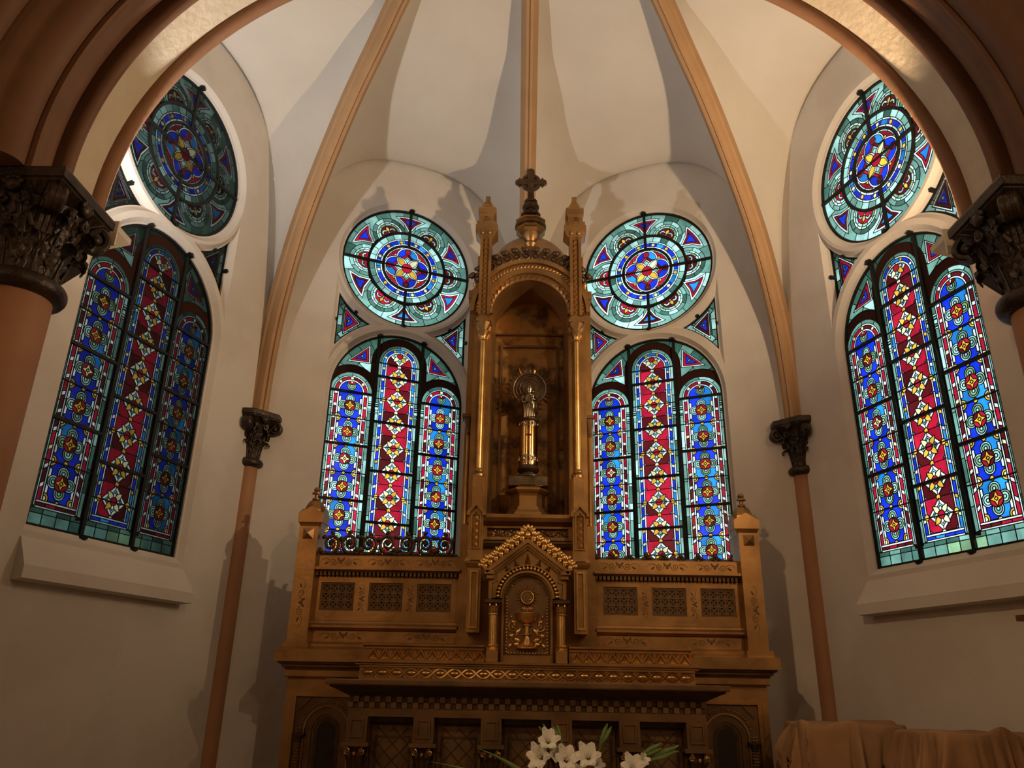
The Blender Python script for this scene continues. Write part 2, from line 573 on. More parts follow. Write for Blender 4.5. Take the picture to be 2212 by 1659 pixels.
# ------------------------------------------------------------------ stained glass
GC = {'green': (0.16, 0.32, 0.265), 'dgreen': (0.06, 0.145, 0.11), 'pale': (0.42, 0.69, 0.63), 'white': (0.88, 0.96, 0.94), 'blue': (0.008, 0.035, 0.62), 'lblue': (0.02, 0.24, 0.72),
      'red': (0.42, 0.008, 0.03), 'dred': (0.10, 0.006, 0.010), 'yellow': (0.80, 0.42, 0.045), 'cream': (0.86, 0.74, 0.42), 'olive': (0.24, 0.40, 0.22), 'brown': (0.012, 0.006, 0.005), 'violet': (0.30, 0.32, 0.68)}


def glass(name, col):
    m = bpy.data.materials.new('glass_' + name)
    m.use_nodes = True
    nt = m.node_tree
    N, L = nt.nodes, nt.links
    N.remove(N['Principled BSDF'])
    out = N['Material Output']
    tc = N.new('ShaderNodeTexCoord')
    nz = N.new('ShaderNodeTexNoise')
    nz.inputs['Scale'].default_value = 9.0
    nz.inputs['Detail'].default_value = 5.0
    L.new(tc.outputs['Object'], nz.inputs['Vector'])
    oi = N.new('ShaderNodeObjectInfo')
    # per-pane tone from the object's own random number, streaks from the noise
    mr = N.new('ShaderNodeMapRange')
    mr.inputs[3].default_value = 0.62
    mr.inputs[4].default_value = 1.25
    L.new(oi.outputs['Random'], mr.inputs[0])
    m2 = N.new('ShaderNodeMapRange')
    m2.inputs[1].default_value = 0.3
    m2.inputs[2].default_value = 0.7
    m2.inputs[3].default_value = 0.65
    m2.inputs[4].default_value = 1.3
    L.new(nz.outputs['Fac'], m2.inputs[0])
    mu = N.new('ShaderNodeMath'); mu.operation = 'MULTIPLY'
    L.new(mr.outputs[0], mu.inputs[0]); L.new(m2.outputs[0], mu.inputs[1])
    vm = N.new('ShaderNodeVectorMath'); vm.operation = 'SCALE'
    vm.inputs[0].default_value = col
    L.new(mu.outputs[0], vm.inputs['Scale'])
    tr = N.new('ShaderNodeBsdfTranslucent')
    L.new(vm.outputs[0], tr.inputs['Color'])
    df = N.new('ShaderNodeBsdfGlossy')
    df.inputs['Roughness'].default_value = 0.35
    df.inputs['Color'].default_value = (0.9, 0.9, 0.9, 1)
    mx = N.new('ShaderNodeMixShader')
    mx.inputs[0].default_value = 0.025
    if name == 'brown':                       # opaque painted borders
        df = N.new('ShaderNodeBsdfDiffuse')
        df.inputs['Color'].default_value = (0.05, 0.02, 0.015, 1)
        mx.inputs[0].default_value = 0.8
    L.new(tr.outputs[0], mx.inputs[1]); L.new(df.outputs[0], mx.inputs[2])
    L.new(mx.outputs[0], out.inputs['Surface'])
    return m


GM = {k: glass(k, v) for k, v in GC.items()}
GK = list(GC)
rnd = random.Random(3)


def disc(cx, cz, r, n=16, a=0.0):
    return [(cx + r * cos(a + 2 * pi * i / n), cz + r * sin(a + 2 * pi * i / n)) for i in range(n)]


def sector(cx, cz, r0, r1, a0, a1, n=6):
    return arc(cx, cz, r1, a0, a1, n) + arc(cx, cz, r0, a1, a0, n)


def lens(cx, cz, L, w, ang, n=6):
    """pointed petal from a point outwards"""
    p = []
    for i in range(n + 1):
        t = i / n
        p.append((L * t, w * sin(pi * t ** 0.85)))
    for i in range(n - 1, 0, -1):
        t = i / n
        p.append((L * t, -w * sin(pi * t ** 0.85)))
    c, s = cos(ang), sin(ang)
    return [(cx + x * c - z * s, cz + x * s + z * c) for x, z in p]


def rect(x0, x1, z0, z1):
    return [(x0, z0), (x1, z0), (x1, z1), (x0, z1)]


def tri_scaled(p, k):
    cx = sum(q[0] for q in p) / len(p); cz = sum(q[1] for q in p) / len(p)
    return [(cx + (x - cx) * k, cz + (z - cz) * k) for x, z in p]


def pick(*c):
    return rnd.choice(c)


def rose_layout():
    D = []
    a = lambda p, c: D.append((p, c))
    O = (0, ROSE_Z)
    R = ROSE_R
    # outer ring
    n = 26
    for k in range(n):
        a(sector(*O, 0.40, R, 2 * pi * k / n, 2 * pi * (k + 1) / n, 3), pick('green', 'green', 'dgreen', 'green', 'pale'))
    for k in range(6):
        A = pi / 6 + k * pi / 3                       # triangles between the lobes
        tip = lambda r, d: (O[0] + r * cos(A + d), O[1] + r * sin(A + d))
        for ro, hw, ri, cl in ((0.575, 0.27, 0.388, 'white'), (0.557, 0.205, 0.416, 'red'), (0.535, 0.125, 0.448, 'lblue')):
            outer = [tip(ro, hw + (-2 * hw) * i / 8) for i in range(9)]
            P = [tip(ri, 0)]
            # concave sides towards the lobes
            e0, e1 = outer[0], outer[-1]
            mid = lambda p, q, b: ((p[0] + q[0]) / 2 * (1 - b) + tip(ro, 0)[0] * b, (p[1] + q[1]) / 2 * (1 - b) + tip(ro, 0)[1] * b)
            P = [tip(ri, 0), mid(tip(ri, 0), e0, 0.16)] + outer + [mid(tip(ri, 0), e1, 0.16)]
            if cl == 'lblue': cl = pick('blue', 'lblue')
            if cl == 'red': cl = pick('red', 'dred', 'red')
            a(P, cl)
    for k in range(6):                                # six lobes
        A = k * pi / 3
        C = (O[0] + 0.395 * cos(A), O[1] + 0.395 * sin(A))
        rings = ((0.168, 0.13, 6, ('green', 'green', 'pale', 'dgreen')), (0.13, 0.111, 8, ('white', 'white', 'pale')), (0.111, 0.088, 6, ('olive', 'pale', 'olive')))
        for ro, ri, m, cl in rings:
            for j in range(m):
                t0, t1 = A - pi * 0.56 + pi * 1.12 * j / m, A - pi * 0.56 + pi * 1.12 * (j + 1) / m
                a(sector(*C, ri, ro, t0, t1, 3), pick(*cl))
        a(sector(*C, 0.0005, 0.088, A - pi * 0.6, A + pi * 0.6, 12), pick('dred', 'red', 'dred'))
        a(lens(C[0] + 0.018 * cos(A), C[1] + 0.018 * sin(A), 0.062, 0.018, A), 'yellow')
        for sg in (-1, 1):
            q = A + sg * pi / 2
            bx, bz = C[0] + 0.02 * cos(A) + 0.012 * cos(q), C[1] + 0.02 * sin(A) + 0.012 * sin(q)
            a(sector(bx + 0.028 * cos(q), bz + 0.028 * sin(q), 0.014, 0.032, A - pi * 0.35 * 1, A + pi * 0.62, 6) if sg > 0 else sector(bx + 0.028 * cos(q), bz + 0.028 * sin(q), 0.014, 0.032, A - pi * 0.62, A + pi * 0.35, 6), 'pale')
        a(disc(C[0] + 0.016 * cos(A), C[1] + 0.016 * sin(A), 0.011, 8), 'violet')
    # ring inside the big iron hoop
    for r1, m, cl in ((0.392, 1, 'brown'),):
        a(disc(*O, r1, 64), cl)
    n = 28
    for k in range(n):
        a(sector(*O, 0.25, 0.372, 2 * pi * k / n, 2 * pi * (k + 1) / n, 3), pick('green', 'green', 'pale', 'dgreen'))
    n = 22
    for k in range(n):
        a(sector(*O, 0.25, 0.318, 2 * pi * k / n, 2 * pi * (k + 1) / n, 3), 'white')
    n = 24
    for k in range(n):
        a(sector(*O, 0.25, 0.303, 2 * pi * (k + .5) / n, 2 * pi * (k + 1.5) / n, 3), pick('blue', 'lblue', 'blue'))
    for k in range(12):
        A = 2 * pi * (k + 0.5) / 12
        a(disc(0.283 * cos(A), ROSE_Z + 0.283 * sin(A), 0.019, 10), pick('yellow', 'cream', 'yellow'))
    n = 20
    for k in range(n):
        a(sector(*O, 0.2, 0.265, 2 * pi * k / n, 2 * pi * (k + 1) / n, 3), 'white')
    a(disc(*O, 0.248, 48), 'brown')
    # quatrefoil
    n = 16
    for k in range(n):
        a(sector(*O, 0.12, 0.228, 2 * pi * k / n, 2 * pi * (k + 1) / n, 3), pick('white', 'pale'))
    for k in range(4):
        A = pi / 4 + k * pi / 2
        a(sector(*O, 0.06, 0.216, A - 0.42, A + 0.42, 4), pick('red', 'dred', 'red'))
        c = (0.165 * cos(A), ROSE_Z + 0.165 * sin(A))
        a(disc(*c, 0.027, 4, A), pick('yellow', 'cream'))
    for k in range(4):
        A = k * pi / 2
        C = (0.112 * cos(A), ROSE_Z + 0.112 * sin(A))
        a(disc(*C, 0.113, 24), 'white')
    for k in range(4):
        A = k * pi / 2
        C = (0.112 * cos(A), ROSE_Z + 0.112 * sin(A))
        a(sector(*C, 0.001, 0.099, A - pi / 2, A, 6), pick('blue', 'lblue', 'blue'))
        a(sector(*C, 0.001, 0.099, A, A + pi / 2, 6), pick('blue', 'lblue', 'blue'))
        a(sector(*C, 0.001, 0.099, A + pi / 2, A + 1.5 * pi, 6), pick('blue', 'blue', 'lblue'))
    sq = [(0.165 * cos(k * pi / 2), ROSE_Z + 0.165 * sin(k * pi / 2)) for k in range(4)]
    for k in range(4):
        p, q = sq[k], sq[(k + 1) % 4]
        ip = tuple(O[i] + (p[i] - O[i]) * 0.80 for i in (0, 1)); iq = tuple(O[i] + (q[i] - O[i]) * 0.80 for i in (0, 1))
        a([p, q, iq, ip], pick('red', 'dred', 'red'))
    for k in range(4):
        A = k * pi / 2
        a(disc(0.178 * cos(A), ROSE_Z + 0.178 * sin(A), 0.03, 12), pick('red', 'dred'))
        a(disc(0.178 * cos(A), ROSE_Z + 0.178 * sin(A), 0.007, 6), 'cream')
    for k in range(4):
        A = k * pi / 2
        a(disc(0.083 * cos(A), ROSE_Z + 0.083 * sin(A), 0.047, 4, A), pick('olive', 'pale'))
        a(disc(0.083 * cos(A), ROSE_Z + 0.083 * sin(A), 0.028, 4, A), 'pale')
    for k in range(4):
        A = pi / 4 + k * pi / 2
        a(lens(0, ROSE_Z, 0.160, 0.044, A), 'white')
        a(lens(0.025 * cos(A), ROSE_Z + 0.025 * sin(A), 0.122, 0.029, A), pick('yellow', 'cream', 'cream'))
    a(disc(*O, 0.05, 20), 'red')
    return D


def strip(D, cx, ho, hi, zbo, zbi, zs, pitch, fn, bottom=True, phase=0.0):
    """segmented border along the sides and round head of a light"""
    def pt(h, zb, s, Ls):
        # s along: left side up, arch, right side down (uses centre radius for lengths)
        if s <= Ls[0]:
            return (cx - h, zb + (zs - zb) * s / Ls[0])
        if s <= Ls[1]:
            a_ = pi - pi * (s - Ls[0]) / (Ls[1] - Ls[0])
            return (cx + h * cos(a_), zs + h * sin(a_))
        return (cx + h, zs - (zs - zb) * (s - Ls[1]) / (Ls[2] - Ls[1]))
    hm = (ho + hi) / 2
    zb = (zbo + zbi) / 2
    l0 = zs - zb
    l1 = l0 + pi * hm
    l2 = l1 + l0
    Ls = (l0, l1, l2)
    cuts = fn(l0, l1, l2)
    for (a_, b_, cl) in cuts:
        m = max(1, int((b_ - a_) / 0.035)) if (b_ > l0 and a_ < l1) else 1
        po = [pt(ho, zbo, a_ + (b_ - a_) * i / m, Ls) for i in range(m + 1)]
        pi_ = [pt(hi, zbi, b_ - (b_ - a_) * i / m, Ls) for i in range(m + 1)]
        D.append((po + pi_, cl))


def plain(pitch, *cl):
    def fn(l0, l1, l2):
        out = []
        for a_, b_ in ((0, l0), (l0, l1), (l1, l2)):
            n = max(1, round((b_ - a_) / pitch))
            for i in range(n):
                out.append((a_ + (b_ - a_) * i / n, a_ + (b_ - a_) * (i + 1) / n, pick(*cl)))
        return out
    return fn


def beads(pitch, sqw, sqc, *cl):
    def fn(l0, l1, l2):
        out = []
        n = round(l2 / pitch)
        p = l2 / n
        for i in range(n):
            s = i * p
            out.append((s + sqw / 2, s + p - sqw / 2, pick(*cl)))
            if i: out.append((s - sqw / 2, s + sqw / 2, pick(*sqc)))
        return out
    return fn


def tri_motif(D, T):
    D.append((T, 'white'))
    D.append((tri_scaled(T, 0.80), pick('red', 'dred')))
    D.append((tri_scaled(T, 0.46), 'blue'))
    c = tri_scaled(T, 0.0)[0]
    D.append((lens(c[0] - 0.012, c[1] - 0.012, 0.035, 0.011, pi / 3), 'olive'))


def lancet_layout():
    D = []
    a = lambda p, c: D.append((p, c))
    a(lancet_c(0.0), 'brown')
    n = 13
    for k in range(n):
        t0, t1 = radians(14) + radians(152) * k / n, radians(14) + radians(152) * (k + 1) / n
        a(sector(0, LAN_ZS, 0.34, LAN_HW - 0.004, t0, t1, 3), pick('green', 'dgreen', 'dgreen'))
        a(sector(0, LAN_ZS, 0.20, 0.47, t0, t1, 3), pick('green', 'pale', 'green'))
    for sg in (-1, 1):
        tri_motif(D, [(sg * 0.485, 4.325), (sg * 0.285, 4.515), (sg * 0.272, 4.335)])
    for sg in (-1, 1):                               # dark hoods over the lights
        a(disc(sg * 0.42, 4.033, 0.262, 40), 'brown')
        a(rect(*sorted((sg * 0.16, sg * 0.617)), 3.9, 4.04), 'brown')
    a([(-0.235, 4.0), (0.235, 4.0)] + arc(0, 4.365, 0.25, 0, pi, 24), 'brown')
    # bottom course of green quarries
    for k in range(12):
        x0, x1 = -0.6 + 1.2 * k / 12, -0.6 + 1.2 * (k + 1) / 12
        a(rect(x0, x1, 2.425, 2.49), pick('green', 'dgreen', 'olive', 'green'))
        a(rect(x0, x1, 2.49, 2.52), pick('green', 'dgreen'))
    # ---- centre light
    cz = [4.455 - 0.2225 * k for k in range(9)]
    for k, z in enumerate(cz + [cz[-1] - 0.2225]):
        for sg in (-1, 1):
            x0, x1 = sorted((0, sg * 0.125))
            z0 = max(z - 0.111, 2.57)
            if z > 2.6: a(rect(x0, x1, z, z + 0.1112), pick('red', 'dred', 'red'))
            if z0 < z: a(rect(x0, x1, z0, z), pick('red', 'dred', 'red'))
        if z > 2.62:
            for sg in (-1, 1):
                a(disc(sg * 0.118, z - 0.111, 0.023, 10), 'violet')
                a(disc(sg * 0.118, z - 0.111, 0.013, 8), 'white')
    for k, z in enumerate(cz):
        q = 0.103
        pts = [(q, z), (0, z + q), (-q, z), (0, z - q)]
        for i in range(4):
            p0, p1 = pts[i], pts[(i + 1) % 4]
            a([p0, p1, (0, z)], 'white')
        for i in range(4):
            A = i * pi / 2
            C = (0.037 * cos(A), z + 0.037 * sin(A))
            a(disc(*C, 0.037, 4, A), pick('olive', 'green', 'pale'))
            a(disc(*C, 0.021, 4, A), pick('pale', 'white', 'pale'))
        for i in range(4):
            A = pi / 4 + i * pi / 2
            a(lens(0.010 * cos(A), z + 0.010 * sin(A), 0.076, 0.0205, A), pick('yellow', 'yellow', 'cream'))
        a(disc(0, z, 0.0275, 14), 'red')
        a(disc(0, z - 0.111, 0.018, 10), pick('yellow', 'cream'))
    strip(D, 0, 0.262, 0.188, 2.50, 2.51, 4.365, .2, plain(9.0, 'brown'))
    strip(D, 0, 0.130, 0.116, 2.552, 2.566, 4.365, .2, plain(0.22, 'white'))
    strip(D, 0, 0.155, 0.130, 2.535, 2.55, 4.365, .1, beads(0.112, 0.026, ('white', 'cream', 'yellow'), 'blue', 'lblue', 'blue'))
    strip(D, 0, 0.168, 0.155, 2.525, 2.53, 4.365, .2, plain(0.22, 'white', 'pale'))
    strip(D, 0, 0.193, 0.168, 2.52, 2.525, 4.365, .13, plain(0.145, 'green', 'pale', 'dgreen', 'green'))
    a(rect(-0.155, 0.155, 2.552, 2.566), 'white')
    for k in range(4): a(rect(-0.155 + .0775 * k, -0.155 + .0775 * (k + 1), 2.532, 2.552), pick('blue', 'lblue'))
    a(rect(-0.155, 0.155, 2.52, 2.532), 'white')
    for k in (2, 4, 6, 8):
        for sg in (-1, 1): a(disc(sg * 0.122, cz[k], 0.02, 10), 'yellow')
    # ---- side lights
    for sg in (-1, 1):
        cx = sg * 0.42
        mz = [3.909 - 0.2445 * k for k in range(6)]
        tops = [4.2] + [z - 0.122 for z in mz]
        for k in range(6):
            for s2_ in (-1, 1):
                x0, x1 = sorted((cx, cx + s2_ * 0.1))
                m_ = mz[k]
                a(rect(x0, x1, m_, m_ + 0.122 if k else 4.16), pick('blue', 'lblue', 'blue'))
                a(rect(x0, x1, max(m_ - 0.1225, 2.57), m_), pick('blue', 'lblue', 'blue'))
        for k in range(6):
            for s2_ in (-1, 1):
                for zz in (mz[k] + 0.02, mz[k] - 0.075):
                    x0, x1 = sorted((cx + s2_ * 0.083, cx + s2_ * 0.104))
                    a(rect(x0, x1, zz, zz + 0.055), 'white')
        for k in range(6):
            for s2_ in (-1, 1):
                a(disc(cx + s2_ * 0.1, mz[k] - 0.1225 if k < 5 else 2.58, 0.033, 12), 'yellow')
                a(disc(cx + s2_ * 0.1, mz[k] - 0.1225 if k < 5 else 2.58, 0.018, 10), 'cream')
        for k, z in enumerate([4.153] + mz):
            for i in range(4):
                A = i * pi / 2
                if k == 0 and i in (0, 1, 2): continue
                C = (cx + 0.06 * cos(A), z + 0.06 * sin(A))
                a(disc(*C, 0.041, 16), pick('pale', 'olive', 'pale'))
                a(disc(*C, 0.029, 12), pick('green', 'olive', 'pale'))
                a(disc(*C, 0.012, 8), 'pale')
            for i in range(4):
                A = pi / 4 + i * pi / 2
                if k == 0 and i < 2: continue
                a(sector(cx, z, 0.0005, 0.05, A - pi / 4, A + pi / 4, 5), pick('red', 'red', 'dred'))
            st = []
            for i in range(8):
                A = i * pi / 4
                st.append((cx + (0.049 if i % 2 == 0 else 0.021) * cos(A), z + (0.049 if i % 2 == 0 else 0.021) * sin(A)))
            a(st, pick('yellow', 'cream', 'yellow'))
            a(disc(cx, z, 0.013, 4), 'yellow')
            if k: a(disc(cx, z - 0.1225, 0.0165, 10), 'yellow')
        strip(D, cx, 0.119, 0.105, 2.552, 2.566, 4.033, .2, plain(0.21, 'white'))
        strip(D, cx, 0.147, 0.119, 2.53, 2.552, 4.033, .1, beads(0.112, 0.028, ('white', 'white', 'cream'), 'red', 'dred', 'red'))
        strip(D, cx, 0.160, 0.147, 2.525, 2.53, 4.033, .2, plain(0.21, 'white', 'pale'))
        strip(D, cx, 0.190, 0.160, 2.52, 2.525, 4.033, .13, plain(0.145, 'green', 'pale', 'dgreen', 'green'))
        a(rect(cx - 0.147, cx + 0.147, 2.552, 2.566), 'white')
        for k in range(4): a(rect(cx - 0.147 + .0735 * k, cx - 0.147 + .0735 * (k + 1), 2.532, 2.552), pick('red', 'dred'))
        a(rect(cx - 0.147, cx + 0.147, 2.52, 2.532), 'white')
    # little column capitals of pale glass at the springing of the lights
    for xc in (-0.595, -0.245, -0.181, 0.181, 0.245, 0.595):
        hw = 0.016
        for k, (z0, z1) in enumerate(((3.955, 3.97), (3.935, 3.952), (3.90, 3.93), (3.865, 3.878))):
            a(rect(xc - hw, xc + hw, z0, z1), 'pale' if k != 1 else 'green')
    return D


def span_layout(sg):
    D = []
    a = lambda p, c: D.append((p, c))
    P = span_c(0.0, sg)
    a(P, 'dgreen')
    xs = sg * 0.622
    # border quarries
    for k in range(5):
        z0, z1 = 4.45 + 0.105 * k, 4.45 + 0.105 * (k + 1)
        x0, x1 = sorted((xs - sg * 0.055, xs - sg * 0.012))
        a(rect(x0, x1, z0, z1), pick('green', 'dgreen', 'pale'))
    for k in range(4):
        a0, a1 = 0.60 + 0.13 * k, 0.60 + 0.13 * (k + 1)
        for c, s_ in ((ROSE_Z, -1), (LAN_ZS, 1)):
            q = [(sg * x, z) for x, z in sector(0, c, 0.757, 0.805, s_ * a0, s_ * a1, 3)]
            q = [(x, z) for x, z in q]
            if all(abs(x) < 0.61 for x, z in q): a(q, pick('green', 'dgreen', 'green') if s_ < 0 else pick('pale', 'green'))
    tri_motif(D, [(sg * 0.555, 4.86), (sg * 0.40, 4.71), (sg * 0.552, 4.575)])
    return D


def make_glass(layout, outline, leadw=0.0085, limit=290):
    """returns (list of (mesh, area)), mesh of small leftovers, mesh of lead"""
    polys = [outline] + [p for p, c in layout]
    cls = ['brown'] + [c for p, c in layout]
    v, f, src = cdt_faces(polys)
    # keep only what lies inside the outline
    ov, of, _ = v, f, src
    ids = []
    inside = point_in(outline)
    for t, s in zip(f, src):
        cx = sum(v[i].x for i in t) / 3; cz = sum(v[i].y for i in t) / 3
        ids.append(s if (s >= 0 and inside(cx, cz)) else -1)
    # components
    em = {}
    for ti, t in enumerate(f):
        if ids[ti] < 0: continue
        for k in range(3):
            e = (min(t[k], t[(k + 1) % 3]), max(t[k], t[(k + 1) % 3]))
            em.setdefault(e, []).append(ti)
    comp = [-1] * len(f)
    adj = {}
    for e, ts in em.items():
        if len(ts) == 2 and ids[ts[0]] == ids[ts[1]]:
            adj.setdefault(ts[0], []).append(ts[1]); adj.setdefault(ts[1], []).append(ts[0])
    nc = 0
    groups = []
    for ti in range(len(f)):
        if ids[ti] < 0 or comp[ti] >= 0: continue
        st = [ti]; comp[ti] = nc; g = []
        while st:
            q = st.pop(); g.append(q)
            for w_ in adj.get(q, ()):
                if comp[w_] < 0: comp[w_] = nc; st.append(w_)
        groups.append(g); nc += 1

    def tarea(t):
        p, q, r = (v[i] for i in t)
        return abs((q.x - p.x) * (r.y - p.y) - (r.x - p.x) * (q.y - p.y)) / 2
    info = []
    for g in groups:
        A = sum(tarea(f[t]) for t in g)
        c = cls[ids[g[0]]]
        info.append((A, g, c))
    info.sort(key=lambda q: -q[0])
    big, small = [], MB()
    for n_, (A, g, c) in enumerate(info):
        if A < 2e-6: continue
        mp = {}
        vs, fs = [], []
        for t in g:
            ff = []
            for i in f[t]:
                if i not in mp:
                    mp[i] = len(vs); vs.append((v[i].x, 0.0, v[i].y))
                ff.append(mp[i])
            fs.append(tuple(ff))
        if len(big) < limit and A > 1.1e-4:
            mb = MB(); mb.add(vs, fs)
            big.append((mb.mesh('pane', GM[c]), c))
        else:
            small.cm = GK.index(c)
            small.add(vs, fs)
    lead = MB()
    h = leadw / 2
    for e, ts in em.items():
        if len(ts) == 2 and comp[ts[0]] == comp[ts[1]]: continue
        p, q = v[e[0]], v[e[1]]
        d = q - p
        if d.length < 1e-6: continue
        d.normalize()
        n_ = Vector((-d.y, d.x)) * h
        p2, q2 = p - d * h * 0.5, q + d * h * 0.5
        lead.add([(p2.x + n_.x, -0.001, p2.y + n_.y), (q2.x + n_.x, -0.001, q2.y + n_.y), (q2.x + n_.x * .4, -0.005, q2.y + n_.y * .4), (p2.x + n_.x * .4, -0.005, p2.y + n_.y * .4),
                  (p2.x - n_.x * .4, -0.005, p2.y - n_.y * .4), (q2.x - n_.x * .4, -0.005, q2.y - n_.y * .4), (q2.x - n_.x, -0.001, q2.y - n_.y), (p2.x - n_.x, -0.001, p2.y - n_.y)],
                 [(0, 1, 2, 3), (3, 2, 5, 4), (4, 5, 6, 7)])
    lm = lead.mesh('lead_came', M['lead'])
    sm = small.mesh('small_panes', [GM[k] for k in GK]) if small.f else None
    return big, sm, lm


def point_in(poly):
    def f(x, z):
        r = False
        n = len(poly)
        j = n - 1
        for i in range(n):
            xi, zi = poly[i]; xj, zj = poly[j]
            if (zi > z) != (zj > z) and x < (xj - xi) * (z - zi) / (zj - zi) + xi: r = not r
            j = i
        return r
    return f


def hoop(r, w, d0=-0.016, d1=0.004, n=64):
    return MB().band(arc(0, ROSE_Z, r + w / 2, 0, 2 * pi, n)[:-1], arc(0, ROSE_Z, r - w / 2, 0, 2 * pi, n)[:-1], d0, d1, closed=True).mesh('iron_hoop', M['iron'], 40)


def bar(x0, z0, x1, z1, w, d0=-0.022, d1=-0.002):
    d = Vector((x1 - x0, z1 - z0)).normalized()
    n = Vector((-d.y, d.x)) * w / 2
    return MB().prism([(x0 + n.x, z0 + n.y), (x0 - n.x, z0 - n.y), (x1 - n.x, z1 - n.y), (x1 + n.x, z1 + n.y)], d0, d1).mesh('saddle_bar', M['iron'])


def clip_tab(x, z, rot=0.0, k=0.85):
    return MB().box(-0.03, 0.03, -0.05, 0.0, -0.008, 0.008).box(-0.012, 0.012, -0.055, 0.0, -0.016, 0.016).xf(Matrix.Translation((x, 0, z)) @ Matrix.Rotation(rot, 4, 'Y') @ Matrix.Diagonal((k, 1, k, 1))).mesh('iron_clip', M['iron'])


ROSE = make_glass(rose_layout(), rose_c(0), 0.0065)
LANC = make_glass(lancet_layout(), lancet_c(0), 0.0065)
SPAN = {sg: make_glass(span_layout(sg), span_c(0, sg)) for sg in (1, -1)}
# iron work
R_ = ROSE_R
rose_iron = [('iron_hoop', hoop(R_ - 0.008, 0.022)), ('iron_hoop', hoop(0.382, 0.021)), ('iron_hoop', hoop(0.238, 0.019)),
             ('saddle_bar', bar(0, ROSE_Z + 0.24, 0, ROSE_Z + R_, 0.024)), ('saddle_bar', bar(0, ROSE_Z - 0.24, 0, ROSE_Z - R_, 0.024)),
             ('saddle_bar', bar(-R_, ROSE_Z, -0.24, ROSE_Z, 0.024)), ('saddle_bar', bar(0.24, ROSE_Z, R_, ROSE_Z, 0.024)), ('saddle_bar', bar(-0.24, ROSE_Z, 0.24, ROSE_Z, 0.006)),
             ('iron_clip', clip_tab(0, ROSE_Z + R_)), ('iron_clip', clip_tab(0, ROSE_Z - R_))]
lan_frame = MB().band([(p[0], p[1]) for p in lancet_c(0.004)], [(p[0], p[1]) for p in lancet_c(-0.016)], -0.018, 0.004, closed=True).mesh('iron_frame', M['iron'])
zt = LAN_ZS + sqrt(LAN_HW ** 2 - 0.212 ** 2)
lan_iron = [('iron_frame', lan_frame)]
for sg in (-1, 1):
    lan_iron.append(('mullion', bar(sg * 0.212, LAN_ZB, sg * 0.212, zt, 0.026, -0.024)))
    lan_iron.append(('iron_clip', clip_tab(sg * 0.212, LAN_ZB - 0.006)))
    lan_iron.append(('iron_clip', clip_tab(sg * 0.212, zt, sg * 0.35)))
    for z in (4.03, 3.545, 3.06): lan_iron.append(('saddle_bar', bar(*sorted((sg * 0.212, sg * 0.612))[:1], z, max(sg * 0.212, sg * 0.612), z, 0.021)))
    for z in (3.79, 3.30, 2.80): lan_iron.append(('thin_rod', bar(min(sg * 0.212, sg * 0.612), z, max(sg * 0.212, sg * 0.612), z, 0.006, -0.016)))
for z in (4.225, 3.79, 3.34, 2.893): lan_iron.append(('saddle_bar', bar(-0.205, z, 0.205, z, 0.021)))
for z in (4.355, 4.01, 3.565, 3.118, 2.668): lan_iron.append(('thin_rod', bar(-0.205, z, 0.205, z, 0.005, -0.016)))
span_iron = {}
for sg in (1, -1):
    span_iron[sg] = [('iron_frame', MB().band(span_c(0.003, sg), span_c(-0.009, sg), -0.014, 0.004, closed=True).mesh('iron_frame', M['iron'])),
                     ('iron_clip', clip_tab(sg * 0.622, 4.70, pi / 2, 0.6)), ('iron_clip', clip_tab(sg * 0.455, 4.803, sg * -0.75, 0.55))]


def window(n, side, G, iron, label):
    e = empty('window_%d' % n, kind='structure', label=label)
    frame_obj(e, side)
    big, sm, lm = G
    for me, c in big:
        put('pane', me, e)
    if sm: tag(put('small_pane', sm, e), kind='stuff')
    tag(put('lead_came', lm, e), kind='stuff')
    for nm, me in iron: put(nm, me, e)


WD = {'left': 'the left apse wall', 'back_left': 'the wall just left of the altar tower', 'back_right': 'the wall just right of the altar tower', 'right': 'the right apse wall'}
wi = 1
for sd in SIDES:
    window(wi, sd, ROSE, rose_iron, 'round stained glass rose window in ' + WD[sd])
    window(wi + 1, sd, LANC, lan_iron, 'tall arched three-light stained glass window in ' + WD[sd])
    window(wi + 2, sd, SPAN[-1], span_iron[-1], 'small curved triangular glass pane left of the rose in ' + WD[sd])
    window(wi + 3, sd, SPAN[1], span_iron[1], 'small curved triangular glass pane right of the rose in ' + WD[sd])
    wi += 4

# ------------------------------------------------------------------ columns with leafy capitals
def leaf_mesh(w, h, out, curl, mats, name='leaf', nr=22, nc=13):
    """acanthus leaf: base at the origin, rises along +Z, leans and curls towards -Y"""
    rows = []
    for i in range(nr + 1):
        t = i / nr
        if t < 0.68:
            s = t / 0.68
            y, z = -out * s ** 1.6, h * s
            dy, dz = -1.6 * out * s ** 0.6, h
        else:
            a = (t - 0.68) / 0.32 * pi * 1.25
            y, z = -out - curl * (1 - cos(a)), h + curl * sin(a)
            dy, dz = -sin(a), cos(a)
        ww = w * (0.62 + 0.5 * sin(pi * min(1, t * 1.15))) * (1 - max(0, t - 0.72) * 1.6) * (1 + 0.20 * sin(t * 24))
        L = hypot(dy, dz) or 1
        ny, nz = dz / L, -dy / L           # in-plane normal
        row = []
        for k in range(nc):
            u = k / (nc - 1) * 2 - 1
            rel = 0.16 * w * (abs(u) ** 1.5) - 0.085 * w * cos(u * pi * 4.0 + 2.2 * t * (1 if u > 0 else -1)) * (1 - t * 0.4)
            row.append((u * ww, y + ny * rel * 0.9, z + nz * rel * 0.6))
        rows.append(row)
    mb = MB()
    mb.grid(rows)
    mb.tube([((0), r[nc // 2][1] - 0.035 * w, r[nc // 2][2]) for r in rows[:int(nr * 0.68) + 1]], lambda s: w * (0.10 - 0.05 * s), 6)
    return mb.mesh(name, mats, 50)


